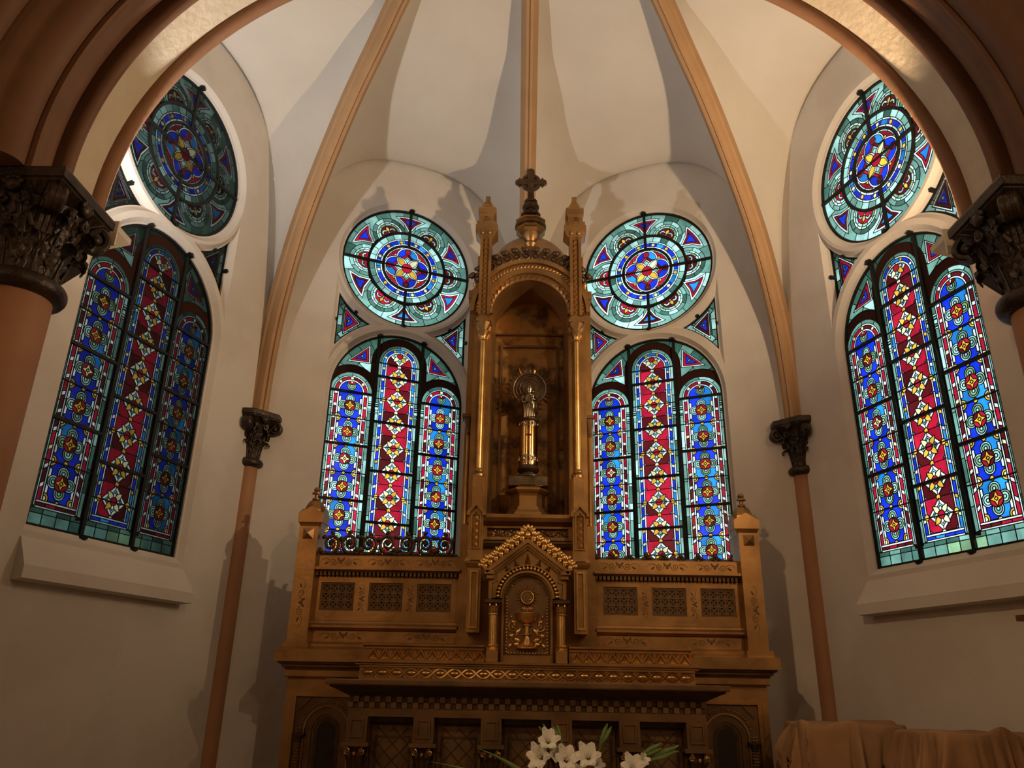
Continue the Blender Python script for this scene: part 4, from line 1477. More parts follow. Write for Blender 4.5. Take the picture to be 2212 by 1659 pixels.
for k in range(22):
    a = pi * (k + 0.5) / 22
    T.inst('zigzag_stud', zs_, 0.332 * cos(a), -1.49, CZ + 0.332 * sin(a), (0, pi / 2 - a, 0))
# crest of curled leaves over the arch
cl = MB()
cl.tube([(x, -0.01, z) for x, z in spiral((0, 0.035), 0.032, 0.010, 1.3, -pi / 2, 20, 1)], lambda s: 0.010 - 0.003 * s, 6)
cl.ell((0.0, -0.012, 0.085), (0.027, 0.022, 0.023), 9, 6)
cl.ell((-0.018, -0.008, 0.102), (0.014, 0.014, 0.012), 7, 5)
cl.ell((0.03, -0.006, 0.045), (0.014, 0.012, 0.035), 7, 5)
CURL = cl.mesh('crest_curl', M['bronze'], 60)
for k in range(14):
    a = pi * (0.19 + 0.62 * k / 13)
    T.inst('crest_curl', CURL, 0.48 * cos(a), -1.51, CZ + 0.48 * sin(a), (0, pi / 2 - a, 0), ((-1.2 if k < 7 else 1.2), 1.2, 1.12))
# domed roof
T.M = Matrix.Translation((0, 0.09, 0.05))
dm = T.part('dome', MB().lathe([(1.0, 4.76), (1.02, 4.80)] + [(cos(t), 4.80 + 0.50 * sin(t)) for t in [radians(4 + 7.2 * i) for i in range(11)]] + [(0.2, 5.30)], 0, -1.22, 40, sx=0.40, sy=0.30), M['gold'], 40)
for r_, z_ in ((0.985, 4.87), (0.93, 4.985)):
    T.sub('dome_rib', MB().tube([(0.40 * r_ * cos(a) , -1.22 + 0.30 * r_ * sin(a), z_) for a in [2 * pi * i / 40 for i in range(40)]], 0.008, 6, closed=True), M['gold'], dm, 60)
T.M = Matrix.Translation((0, 0.05, 0.05))
T.part('front_corbel', MB().lathe([(0.03, 5.06), (0.05, 5.09), (0.03, 5.12), (0.055, 5.16), (0.06, 5.2)], 0, -1.44, 10).box(-0.055, 0.055, -1.5, -1.36, 5.2, 5.235), M['gold'], 30)
T.M = Matrix.Translation((0, 0.085, 0.062))
fin = T.part('finial_pedestal', MB().lathe([(0.09, 5.16), (0.085, 5.31), (0.115, 5.335), (0.138, 5.36), (0.138, 5.375), (0.13, 5.38), (0.13, 5.435), (0.142, 5.445), (0.142, 5.46), (0.11, 5.478), (0.07, 5.485)], 0, -1.22, 8, pi / 8, pi / 8 + 2 * pi), M['gold'])
T.sub('bead_ring', MB().lathe([(0.125, 5.39), (0.14, 5.4), (0.14, 5.425), (0.125, 5.43)], 0, -1.22, 24), M['dim'], fin)
stk = MB().lathe([(0.06, 5.48), (0.05, 5.50), (0.05, 5.515), (0.075, 5.53), (0.08, 5.55), (0.06, 5.57), (0.05, 5.58), (0.072, 5.60), (0.078, 5.625), (0.07, 5.645), (0.045, 5.655), (0.06, 5.665), (0.06, 5.688), (0.035, 5.70)], 0, -1.22, 16)
for k in range(8):
    a = 2 * pi * k / 8
    stk.ell((0.072 * cos(a), -1.22 + 0.072 * sin(a), 5.545), (0.018, 0.018, 0.026), 6, 5)
T.part('finial_knop', stk, M['bronze'], 40)
cr = MB()
cr.prism([(-0.03, 5.69), (0.03, 5.69), (0.026, 5.80), (0.029, 5.866), (0.118, 5.866), (0.118, 5.921), (0.029, 5.921), (0.034, 6.0), (0.028, 6.03), (0.0, 6.042), (-0.028, 6.03), (-0.034, 6.0), (-0.029, 5.921), (-0.118, 5.921), (-0.118, 5.866), (-0.029, 5.866), (-0.026, 5.80)], -1.236, -1.204)
crs = T.part('cross', cr, M['bronze'])
T.sub('cross_ring', MB().band(arc(0, 5.893, 0.092, 0, 2 * pi, 40)[:-1], arc(0, 5.893, 0.068, 0, 2 * pi, 40)[:-1], -1.232, -1.208, closed=True), M['bronze'], crs, 30)
for sg in (-1, 1):
    T.sub('cross_end', MB().ell((sg * 0.122, -1.22, 5.894), (0.026, 0.018, 0.036), 10, 6).ell((sg * 0.105, -1.22, 5.935), (0.012, 0.012, 0.012), 6, 5).ell((sg * 0.105, -1.22, 5.853), (0.012, 0.012, 0.012), 6, 5), M['bronze'], crs, 60)
for a in range(4):
    t = pi / 4 + a * pi / 2
    T.sub('cross_boss', MB().ell((0.052 * cos(t), -1.22, 5.893 + 0.052 * sin(t)), 0.012, 7, 5), M['bronze'], crs, 60)

T.M = None
studU = MB().pyr(0, 0, 0.021, 0.0225, 0, 0.02).mesh('stud', M['gold'])
studG = MB().pyr(0, 0, 0.023, 0.0225, 0, 0.022).mesh('stud', M['gilt'])
for sg in (-1, 1):
    cx = sg * 0.37
    pu = T.part('upper_pillar', MB().box(cx - 0.047, cx + 0.047, -1.555, -1.40, 4.34, 5.12), M['gold'])
    T.sub('pillar_edge', MB().box(cx - 0.047, cx - 0.025, -1.575, -1.55, 4.38, 5.11).box(cx + 0.025, cx + 0.047, -1.575, -1.55, 4.38, 5.11), M['gold'], pu)
    for k in range(15): put('stud', studU, pu, (cx, -1.555, 4.41 + 0.047 * k))
    tu = MB()
    sq = lambda z0, z1, h0, h1: tu.lathe([(h0 * 1.414, z0), (h1 * 1.414, z1)], cx, -1.48, 4, pi / 4, pi / 4 + 2 * pi)
    sq(5.10, 5.165, 0.05, 0.088); sq(5.165, 5.225, 0.092, 0.092); sq(5.225, 5.262, 0.084, 0.084)
    sq(5.255, 5.325, 0.055, 0.055)
    for dx in (-0.045, 0.045):
        tu.box(cx + dx - 0.012, cx + dx + 0.012, -1.57, -1.50, 5.225, 5.30)
    sq(5.32, 5.345, 0.055, 0.072); sq(5.345, 5.395, 0.075, 0.075)
    tu2 = T.part('turret', tu, M['gold'])
    t2 = MB()
    t2.lathe([(0.076 * 1.414, 5.395), (0.072 * 1.414, 5.405), (0.045 * 1.414, 5.43)], cx, -1.48, 4, pi / 4, pi / 4 + 2 * pi)
    t2.lathe([(0.043 * 1.414, 5.43), (0.043 * 1.414, 5.455), (0.03 * 1.414, 5.465), (0.03 * 1.414, 5.485), (0.02 * 1.414, 5.495), (0.02 * 1.414, 5.55)], cx, -1.48, 4, pi / 4, pi / 4 + 2 * pi)
    T.sub('turret_top', t2, M['gold'], tu2)
    for dx in (-0.03, 0.03): T.sub('drop_bead', MB().ell((cx + dx, -1.565, 5.15), (0.012, 0.012, 0.022), 8, 6), M['gold'], tu2, 60)
    # capital, colonnette, base
    T.part('pillar_capital', MB().box(cx - 0.06, cx + 0.06, -1.585, -1.42, 4.318, 4.342).lathe([(0.024, 4.205), (0.03, 4.22), (0.05, 4.25), (0.03, 4.262), (0.05, 4.295), (0.062, 4.318)], cx, -1.525, 10), M['gold'], 30)
    T.part('colonnette', MB().lathe([(0.021, 3.11), (0.021, 4.165), (0.03, 4.172), (0.03, 4.182), (0.021, 4.19), (0.024, 4.21)], cx, -1.525, 18), M['gilt'], 40)
    T.part('colonnette_base', MB().lathe([(0.045, 3.06), (0.045, 3.075), (0.03, 3.085), (0.038, 3.1), (0.036, 3.11), (0.022, 3.125)], cx, -1.525, 16), M['gold'], 40)
    T.part('back_strip', MB().box(min(sg * 0.31, sg * 0.445), max(sg * 0.31, sg * 0.445), -1.49, -1.42, 2.72, 4.35), M['gold'])
    T.part('pillar_block', MB().box(cx - 0.038, cx + 0.038, -1.57, -1.42, 2.72, 3.06), M['gold'])
    gp = MB().prism([(cx - 0.052, 2.43), (cx + 0.052, 2.43), (cx + 0.052, 2.77), (cx, 2.825), (cx - 0.052, 2.77)], -1.64, -1.45)
    gpo = T.part('gabled_post', gp, M['gold'])
    T.sub('gable_trim', MB().band([(cx - 0.066, 2.745), (cx - 0.066, 2.772), (cx, 2.845), (cx + 0.066, 2.772), (cx + 0.066, 2.745)], [(cx - 0.048, 2.745), (cx - 0.048, 2.762), (cx, 2.815), (cx + 0.048, 2.762), (cx + 0.048, 2.745)], -1.665, -1.60), M['gold'], gpo)
    T.sub('stud_channel', MB().band([(cx - 0.036, 2.51), (cx + 0.036, 2.51), (cx + 0.036, 2.75), (cx, 2.79), (cx - 0.036, 2.75)], [(cx - 0.027, 2.518), (cx + 0.027, 2.518), (cx + 0.027, 2.745), (cx, 2.775), (cx - 0.027, 2.745)], -1.652, -1.638, closed=True), M['gold'], gpo)
    for k in range(5): put('stud', studG, gpo, (cx, -1.641, 2.541 + 0.048 * k))
    pc = MB()
    pc.lathe([(0.05 * 1.414, 2.385), (0.07 * 1.414, 2.41), (0.072 * 1.414, 2.425), (0.052 * 1.414, 2.46)], cx, -1.58, 4, pi / 4, pi / 4 + 2 * pi)
    pc.prism([(cx - 0.035, 2.43), (cx + 0.035, 2.43), (cx, 2.462)], -1.66, -1.60)
    T.part('pilaster_cap', pc, M['gold'])
    pz = T.part('pilaster', MB().box(cx - 0.046, cx + 0.046, -1.62, -1.45, 1.95, 2.39), M['gold'])
    T.sub('pilaster_channel', MB().band([(cx - 0.03, 1.975), (cx + 0.03, 1.975), (cx + 0.03, 2.365), (cx - 0.03, 2.365)], [(cx - 0.018, 1.99), (cx + 0.018, 1.99), (cx + 0.018, 2.35), (cx - 0.018, 2.35)], -1.632, -1.615, closed=True), M['gilt'], pz)
    T.sub('pilaster_foot', MB().lathe([(0.02, 1.94), (0.05, 1.95)], cx, -1.56, 4, pi / 4, pi / 4 + 2 * pi), M['gold'], pz)
    # outer back pillar with small dome
    ox = sg * 0.468
    ob = T.part('outer_pillar', MB().box(ox - 0.032, ox + 0.032, -1.36, -1.12, 2.50, 4.63), M['gold'])
    T.sub('pillar_dome', MB().box(ox - 0.045, ox + 0.045, -1.38, -1.12, 4.63, 4.70).lathe([(0.045, 4.70)] + [(0.042 * cos(t), 4.715 + 0.075 * sin(t)) for t in [pi / 2 * i / 6 for i in range(6)]] + [(0.014, 4.795), (0.014, 4.81), (0.022, 4.82), (0.022, 4.832), (0.01, 4.84), (0.014, 4.86), (0.0, 4.88)], ox, -1.25, 10), M['gold'], ob, 40)
    T.sub('small_capital', MB().box(ox - 0.05, ox + 0.04, -1.43, -1.3, 3.565, 3.59).lathe([(0.016, 3.42), (0.024, 3.45), (0.018, 3.47), (0.032, 3.52), (0.038, 3.565)], ox, -1.385, 10), M['dim'], ob, 30)
    T.sub('small_colonnette', MB().lathe([(0.024, 2.66), (0.024, 2.69), (0.013, 2.70), (0.013, 3.41), (0.02, 3.42)], ox, -1.385, 12), M['gilt'], ob, 40)
    T.sub('small_base', MB().lathe([(0.03, 2.6), (0.03, 2.615), (0.018, 2.625), (0.018, 2.65), (0.028, 2.66)], ox, -1.385, 12), M['gold'], ob, 40)
# relief band under the niche
rb = T.part('relief_band', MB().band([(-0.325, 2.60), (0.325, 2.60), (0.325, 2.70), (-0.325, 2.70)], [(-0.295, 2.622), (0.295, 2.622), (0.295, 2.685), (-0.295, 2.685)], -1.505, -1.45, closed=True), M['gold'])
T.sub('relief_field', MB().box(-0.3, 0.3, -1.475, -1.46, 2.615, 2.69), M['dim'], rb)
vm = MB()
vm.tube([(-0.29 + 0.58 * i / 60, -1.48, 2.653 + 0.014 * sin(i * 0.62)) for i in range(61)], 0.005, 5)
vme = T.sub('vine', vm, M['gold'], rb, 60)
for k in range(10):
    x = -0.26 + 0.058 * k
    sg = 1 if k % 2 else -1
    s_ = MB().tube([(q, -1.483, w) for q, w in spiral((x, 2.653 + sg * 0.006), 0.021, 0.006, 1.4, 0, 16, sg)], 0.0045, 5).ell((x + 0.02, -1.485, 2.653 - sg * 0.016), (0.013, 0.008, 0.009), 7, 5).ell((x, -1.487, 2.653 + sg * 0.006), 0.008, 6, 5)
    T.sub('vine_curl', s_, M['gold'], rb, 60)
T.part('dentil_moulding', MB().profx([(-1.45, 2.545), (-1.50, 2.55), (-1.52, 2.575), (-1.52, 2.59), (-1.45, 2.60)], -0.325, 0.325), M['dim'])

# ============ stepped shelves (gradines) in front of the altarpiece
def tri_stud(up):
    s = 1 if up else -1
    return MB().add([(-0.026, 0, -0.024 * s), (0.026, 0, -0.024 * s), (0, 0, 0.026 * s), (0, 0.018, -0.006 * s)], [(0, 1, 3), (1, 2, 3), (2, 0, 3)])


tu_, td_ = tri_stud(True).mesh('triangle', M['gilt']), tri_stud(False).mesh('triangle', M['gilt'])
for sg in (-1, 1):
    G1 = Thing('gradine_shelf', -1.75, 1.755, 'narrow gilded shelf with zigzag triangle carving, %s of the tabernacle' % ('left' if sg < 0 else 'right'), 'shelf', 'zigzag shelves beside the tabernacle')
    lo, hi = sorted((sg * 0.275, sg * 1.052))
    G1.part('shelf_body', MB().box(lo, hi, -1.785, -1.67, 1.7555, 1.842), M['gold'])
    G1.part('shelf_lip', MB().profx([(-1.67, 1.838), (-1.80, 1.838), (-1.815, 1.848), (-1.815, 1.858), (-1.67, 1.862)], *sorted((sg * 0.275, sg * 1.07))), M['gold'])
    fr = MB()
    fr.box(lo, hi, -1.80, -1.785, 1.756, 1.764); fr.box(lo, hi, -1.80, -1.785, 1.828, 1.838)
    per = 0.0775
    for k in range(10):
        x = lo + 0.012 + per * k
        for p, q in (((x, 1.764), (x + per / 2, 1.828)), ((x + per / 2, 1.828), (x + per, 1.764))):
            d = Vector((q[0] - p[0], q[1] - p[1])).normalized()
            nn = Vector((-d.y, d.x)) * 0.0055
            fr.prism([(p[0] + nn.x, p[1] + nn.y), (p[0] - nn.x, p[1] - nn.y), (q[0] - nn.x, q[1] - nn.y), (q[0] + nn.x, q[1] + nn.y)], -1.802, -1.785)
    G1.part('zigzag', fr, M['gold'])
    for k in range(10):
        x = lo + 0.012 + per * k
        G1.inst('triangle', tu_, x + per / 2, -1.796, 1.789)
        G1.inst('triangle', td_, x + per, -1.796, 1.803)
G2 = Thing('gradine_step', -1.9, 1.636, 'long gilded step with carved oval bosses above the altar table', 'step')
G2.part('step_body', MB().box(-1.05, 1.05, -1.965, -1.67, 1.6365, 1.722), M['gold'])
G2.part('step_lip', MB().profx([(-1.67, 1.718), (-1.965, 1.718), (-1.985, 1.724), (-1.985, 1.73), (-2.0, 1.738), (-2.0, 1.75), (-1.67, 1.7535)], -1.075, 1.075), M['gold'])
G2.part('step_border', MB().box(-1.05, 1.05, -1.98, -1.965, 1.638, 1.648).box(-1.05, 1.05, -1.98, -1.965, 1.71, 1.72), M['gold'])
ov = MB().ell((0, 0, 0), (0.034, 0.014, 0.015), 12, 6).ell((0, -0.012, 0), (0.008, 0.006, 0.008), 6, 4).mesh('oval_boss', M['gilt'], 60)
il = MB()
for ph in (0, pi):
    il.tube([(-1.04 + 2.08 * i / 276, -1.968, 1.679 + 0.026 * sin(pi * i / 12 + ph)) for i in range(277)], 0.0065, 4)
G2.part('interlace', il, M['gold'], 50)
ds = MB().add([(-0.014, 0, 0.012), (0.014, 0, 0.012), (0, 0, -0.008), (0, -0.008, 0.006)], [(0, 2, 3), (2, 1, 3), (1, 0, 3)]).mesh('spandrel_stud', M['gilt'])
for k in range(23):
    x = -1.04 + 2.08 * (k + 0.5) / 23
    G2.inst('oval_boss', ov, x, -1.97, 1.679)
    if k < 22:
        xm = -1.04 + 2.08 * (k + 1) / 23
        G2.inst('spandrel_stud', ds, xm, -1.968, 1.70); G2.inst('spandrel_stud', ds, xm, -1.968, 1.658, (0, pi, 0))

# ============ tabernacle
B_ = Thing('tabernacle', -1.72, 1.754, 'gilded gabled tabernacle with chalice door below the niche', 'tabernacle')
B_.part('body', MB().box(-0.25, 0.25, -1.72, -1.67, 1.755, 2.28), M['gold'])
B_.part('plinth', MB().box(-0.17, 0.17, -1.79, -1.70, 1.755, 1.80), M['gold'])
CZt = 2.16
poly = [(0.262, 2.14), (0.262, 2.285), (0, 2.505), (-0.262, 2.285), (-0.262, 2.14)]


def ray_out(a):
    d = (cos(a), sin(a))
    best = None
    for p, q in zip(poly, poly[1:]):
        ex, ez = q[0] - p[0], q[1] - p[1]
        den = d[0] * ez - d[1] * ex
        if abs(den) < 1e-9: continue
        px, pz = p[0], p[1] - CZt
        t = (px * ez - pz * ex) / den
        s = (px * d[1] - pz * d[0]) / den
        if t > 0 and -1e-6 <= s <= 1 + 1e-6: best = t if best is None else min(best, t)
    return best or 0.262


n = 48
oo = [(ray_out(pi * i / n) * cos(pi * i / n), CZt + ray_out(pi * i / n) * sin(pi * i / n)) for i in range(n + 1)]
B_.part('gable_front', MB().band(oo, arc(0, CZt, 0.17, 0, pi, n), -1.79, -1.67), M['gold'])
for ro, ri, y, mt, nm in ((0.222, 0.213, -1.815, 'gold', 'arch_rim'), (0.181, 0.168, -1.815, 'gold', 'arch_rim'), (0.214, 0.180, -1.796, 'dim', 'arch_groove')):
    B_.part(nm, MB().band(arc(0, CZt, ro, 0, pi, n), arc(0, CZt, ri, 0, pi, n), y, -1.78), M[mt], 30)
gb = MB().ell((0, 0, 0), (0.012, 0.012, 0.013), 8, 6).ell((0, -0.004, 0.013), (0.006, 0.006, 0.006), 5, 4).mesh('bead', M['gilt'], 60)
for k in range(25):
    a = pi * (k + 0.5) / 25
    B_.inst('bead', gb, 0.197 * cos(a), -1.806, CZt + 0.197 * sin(a), (0, pi / 2 - a, 0))
sp_ = MB().add([(-0.022, 0, 0), (0.022, 0, 0), (0, 0, 0.06), (0, -0.015, 0.012)], [(0, 1, 3), (1, 2, 3), (2, 0, 3)]).mesh('tympanum_ray', M['gold'])
for k, (a, s_) in enumerate(((-0.62, .7), (-0.32, .85), (0.0, 1.35), (0.32, .85), (0.62, .7))):
    B_.inst('tympanum_ray', sp_, 0.225 * sin(a), -1.79, CZt + 0.225 * cos(a), (0, a, 0), (1, 1, s_))
for sg in (-1, 1):
    bar_ = MB()
    for y, w0, w1 in ((-1.85, 0.0, 0.022), (-1.83, 0.022, 0.038), (-1.81, 0.038, 0.052)):
        p, q = (sg * 0.285, 2.335), (0, 2.552)
        d = Vector((q[0] - p[0], q[1] - p[1])).normalized()
        nn = Vector((d.y, -d.x)) * sg * (-1)
        if nn.y > 0: nn = -nn
        top0, top1 = Vector(p) + nn * w0, Vector(p) + nn * w1
        # apex on the axis
        def at0(v): 
            t = -v.x / d.x
            return v + d * t
        a0_, a1_ = at0(top0), at0(top1)
        bar_.prism([tuple(top0), tuple(top1), tuple(a1_), tuple(a0_)], y, -1.70)
    bar_.box(*sorted((sg * 0.225, sg * 0.288)), -1.85, -1.67, 2.312, 2.335)
    bar_.box(*sorted((sg * 0.225, sg * 0.275)), -1.83, -1.67, 2.285, 2.312)
    B_.part('gable_moulding', bar_, M['gold'])
    B_.part('spandrel_panel', MB().band([(sg * 0.255, 2.15), (sg * 0.255, 2.275), (sg * 0.20, 2.275)], [(sg * 0.235, 2.16), (sg * 0.24, 2.26), (sg * 0.215, 2.262)], -1.80, -1.785), M['gold'])
    for k in range(4):
        put('corner_stud', MB().pyr(sg * 0.244, 2.165 + 0.028 * k, 0.012, 0.012, -1.79, 0.01).mesh('corner_stud', M['gold']), B_.e, B_.o)
ck = MB()
ck.ell((0, -0.01, 0.022), (0.024, 0.02, 0.02), 9, 6)
for a in (-0.9, 0.0, 0.9):
    ck.ell((0.026 * sin(a), -0.022, 0.035 + 0.02 * cos(a)), (0.015, 0.008, 0.021), 7, 5, Matrix.Rotation(a, 3, 'Y'))
ck.tube([(x, -0.026, z) for x, z in spiral((0.006, 0.012), 0.015, 0.004, 1.2, 0.5, 12, 1)], 0.004, 5)
CK = ck.mesh('crocket', M['gilt'], 60)
for sg in (-1, 1):
    for k in range(8):
        t = (k + 0.3) / 8
        B_.inst('crocket', CK, sg * 0.285 * (1 - t), -1.80, 2.338 + 0.217 * t, (0, sg * 0.65, 0), (sg, 1, 1.0 + 0.15 * (k % 2)))
fl_ = MB().ell((0, 0, 0.03), (0.028, 0.024, 0.032), 9, 6)
for a in range(5):
    t = -1.2 + 0.6 * a
    fl_.ell((0.034 * sin(t), -0.01, 0.055 + 0.03 * cos(t)), (0.013, 0.01, 0.024), 7, 5, Matrix.Rotation(t, 3, 'Y'))
B_.inst('gable_finial', fl_.mesh('gable_finial', M['gilt'], 60), 0, -1.80, 2.55)
for sg in (-1, 1):
    cx = sg * 0.224
    B_.part('column_block', MB().box(cx - 0.037, cx + 0.037, -1.875, -1.70, 1.755, 1.826), M['gold'])
    B_.part('column', MB().lathe([(0.040, 1.826), (0.040, 1.836), (0.030, 1.844), (0.036, 1.856), (0.027, 1.866), (0.026, 2.045), (0.034, 2.05), (0.034, 2.058), (0.026, 2.062)], cx, -1.835, 20), M['gilt'], 40)
    cc = MB().lathe([(0.026, 2.06), (0.026, 2.085), (0.034, 2.10), (0.046, 2.122)], cx, -1.835, 16).box(cx - 0.052, cx + 0.052, -1.89, -1.72, 2.122, 2.142)
    co = B_.part('column_capital', cc, M['bronze'], 30)
    lf = leaf_mesh(0.011, 0.045, 0.012, 0.007, M['gilt'], nr=7, nc=5)
    for k in range(8):
        a = 2 * pi * k / 8 + pi / 8
        put('leaf', lf, co, (cx + 0.026 * sin(a), -1.835 - 0.026 * cos(a), 2.064), (0, 0, a))
door_poly = [(-0.152, 1.80), (0.152, 1.80)] + arc(0, CZt + 0.005, 0.152, 0, pi, 24)
dr = B_.part('door', MB().prism(door_poly, -1.745, -1.715), M['dim'], label='gilded relief door with chalice and rayed disc')
B_.sub('door_frame', MB().band([(-0.17, 1.785), (0.17, 1.785)] + arc(0, CZt, 0.17, 0, pi, 24), [(-0.155, 1.80), (0.155, 1.80)] + arc(0, CZt, 0.155, 0, pi, 24), -1.775, -1.72, closed=True), M['gold'], dr)
zb = MB()
path = [(-0.136, 1.822 + 0.0205 * i) for i in range(18)] + [(0.136 * cos(pi - pi * i / 14), CZt + 0.136 * sin(pi - pi * i / 14)) for i in range(3, 12) if i < 4 or i > 10] + [(0.136, 1.822 + 0.0205 * i) for i in range(18)] + [(-0.122 + 0.0203 * i, 1.815) for i in range(13)]
for i, (x, z) in enumerate(path):
    zb.ell((x, -1.749, z), (0.010, 0.008, 0.006), 6, 4, Matrix.Rotation(0.7 if i % 2 else -0.7, 3, 'Y'))
B_.sub('bead_border', zb, M['gilt'], dr, 60)
# rayed disc with the letters
hz = 2.172
rays = MB()
for k in range(20):
    a = 2 * pi * k / 20
    L_ = 0.088 if k % 2 else 0.074
    w = 0.0065
    c, s = cos(a), sin(a)
    rays.add([(0.044 * c - w * s, -1.746, hz + 0.044 * s + w * c), (0.044 * c + w * s, -1.746, hz + 0.044 * s - w * c), (L_ * c, -1.746, hz + L_ * s), (0.055 * c, -1.757, hz + 0.055 * s)], [(0, 1, 3), (1, 2, 3), (2, 0, 3)])
B_.sub('halo_rays', rays, M['gilt'], dr)
B_.sub('halo_disc', MB().prism(disc(0, hz, 0.04, 28), -1.756, -1.744), M['dim'], dr)
B_.sub('halo_ring', MB().tube([(0.042 * cos(a), -1.757, hz + 0.042 * sin(a)) for a in [2 * pi * i / 36 for i in range(36)]], 0.0055, 8, closed=True), M['gilt'], dr, 60)
lt = MB()
lt.box(-0.0205, -0.0165, -1.762, -1.754, hz - 0.021, hz + 0.021)
lt.box(-0.0085, -0.0045, -1.762, -1.754, hz - 0.021, hz + 0.021); lt.box(0.003, 0.007, -1.762, -1.754, hz - 0.021, hz + 0.021); lt.box(-0.0085, 0.007, -1.762, -1.754, hz - 0.002, hz + 0.002)
lt.tube([(0.018 + 0.007 * cos(radians(a)), -1.758, hz + 0.0085 + 0.0085 * sin(radians(a))) for a in range(40, 271, 23)] + [(0.018 + 0.007 * cos(radians(a)), -1.758, hz - 0.0085 + 0.0085 * sin(radians(a))) for a in range(90, -141, -23)], 0.0022, 5)
B_.sub('monogram', lt, M['gilt'], dr)
B_.sub('chalice', MB().lathe([(0.068, 1.845), (0.068, 1.853), (0.052, 1.862), (0.03, 1.88), (0.016, 1.915), (0.012, 1.925), (0.03, 1.931), (0.03, 1.936), (0.016, 1.942), (0.016, 1.985), (0.034, 1.99), (0.034, 1.995), (0.016, 2.0), (0.03, 2.005), (0.055, 2.02), (0.07, 2.04), (0.077, 2.058), (0.082, 2.068), (0.078, 2.072), (0.0, 2.072)], 0, -1.75, 28, sy=0.75), M['gilt'], dr, 40)
B_.sub('chalice_vapour', MB().ell((-0.022, -1.746, 2.098), (0.022, 0.008, 0.018), 8, 5).ell((0.022, -1.746, 2.098), (0.022, 0.008, 0.018), 8, 5).ell((0, -1.746, 2.09), (0.008, 0.008, 0.022), 8, 5), M['gold'], dr, 60)
for sg in (-1, 1):
    vn = MB()
    vn.tube([(sg * x, -1.75, z) for x, z in ((0.03, 1.845), (0.08, 1.88), (0.105, 1.90), (0.09, 1.93), (0.06, 1.94))], 0.004, 5)
    vn.tube([(sg * x, -1.75, z) for x, z in arc(0.088, 1.985, 0.032, -2.4, 2.2, 16)], 0.0042, 5)
    for x, z, r1, r2, t in ((0.06, 1.95, 0.03, 0.013, 0.9), (0.09, 2.012, 0.024, 0.012, -0.5), (0.105, 1.925, 0.02, 0.014, 0.2), (0.065, 1.90, 0.024, 0.013, -0.3), (0.07, 1.872, 0.022, 0.012, 0.3), (0.112, 1.862, 0.02, 0.012, 1.0), (0.105, 2.045, 0.01, 0.01, 0)):
        vn.ell((sg * x, -1.751, z), (r1, 0.010, r2), 8, 5, Matrix.Rotation(sg * t, 3, 'Y'))
    for k in range(7): vn.ell((sg * (0.088 + 0.009 * (k % 3 - 1)), -1.752, 1.995 - 0.009 * (k // 2)), 0.006, 6, 4)
    B_.sub('vine_relief', vn, M['gilt'], dr, 60)

# ============ pedestal, pillar and statue in the niche
YS = -1.34
PD = Thing('statue_pedestal', YS, 2.779, 'six-sided gilded wooden pedestal standing in the niche', 'pedestal')
PD.part('pedestal_foot', MB().lathe([(0.20, 2.779), (0.20, 2.80), (0.185, 2.815), (0.165, 2.83), (0.15, 2.845), (0.15, 2.86)], 0, YS, 6, 0, 2 * pi, 1.0, 0.85), M['gold'])
PD.part('pedestal_die', MB().lathe([(0.128, 2.858), (0.128, 2.955)], 0, YS, 6, 0, 2 * pi, 1.0, 0.85), M['gold'])
PD.part('pedestal_cornice', MB().lathe([(0.128, 2.945), (0.135, 2.96), (0.165, 2.975), (0.178, 2.985), (0.178, 3.0), (0.15, 3.012), (0.12, 3.022)], 0, YS, 6, 0, 2 * pi, 1.0, 0.85), M['gold'])
ST = Thing('statue', YS, 3.021, 'small metal robed statue with rayed halo on a shiny brass pillar', 'statue')
ST.part('plinth', MB().bev(-0.15, 0.15, YS - 0.09, YS + 0.09, 3.022, 3.10, 0.005), M['silver'])
pp = ST.part('plinth_plaque', MB().band([(-0.053, 3.03), (0.053, 3.03), (0.053, 3.094), (-0.053, 3.094)], [(-0.047, 3.036), (0.047, 3.036), (0.047, 3.088), (-0.047, 3.088)], YS - 0.098, YS - 0.088, closed=True), M['silver'])
rl = MB()
for k in range(7):
    x = -0.038 + 0.0127 * k
    rl.box(x - 0.002, x + 0.002, YS - 0.096, YS - 0.088, 3.052, 3.085 - 0.01 * (k % 2))
    rl.tube([(q, YS - 0.094, w) for q, w in arc(x + 0.005, 3.062, 0.005, -2, 2, 6)], 0.0018, 4)
rl.box(-0.04, 0.04, YS - 0.094, YS - 0.088, 3.04, 3.044)
ST.sub('raised_ornament', rl, M['silver'], pp)
ST.part('pillar_foot', MB().lathe([(0.10, 3.10), (0.10, 3.112), (0.06, 3.125), (0.055, 3.14), (0.078, 3.15), (0.086, 3.165), (0.078, 3.185), (0.074, 3.195)], 0, YS, 32), M['bronze'], 40)
ST.part('pillar', MB().lathe([(0.071, 3.19), (0.071, 3.56)], 0, YS, 40), M['polish'], 60)
ST.part('pillar_cap', MB().lathe([(0.073, 3.545), (0.084, 3.555), (0.086, 3.568), (0.07, 3.575), (0.0, 3.578)], 0, YS, 32), M['bronze'], 40)
for z0, z1, nm in ((3.205, 3.275, 'lower_band'), (3.505, 3.545, 'upper_band')):
    bnd = ST.part(nm, MB().lathe([(0.0735, z0), (0.0735, z1)], 0, YS, 40), M['silver'], 60)
    fb = MB()
    for k in range(16):
        a = 2 * pi * k / 16
        fb.tube([(0.075 * cos(a + q), YS + 0.075 * sin(a + q), w) for q, w in spiral((0, (z0 + z1) / 2), (z1 - z0) * 0.42, 0.006, 1.3, 0, 12, 1 if k % 2 else -1) if True for q in [q * 4.0]], 0.003, 4)
    ST.sub('filigree', fb, M['polish'], bnd, 60)
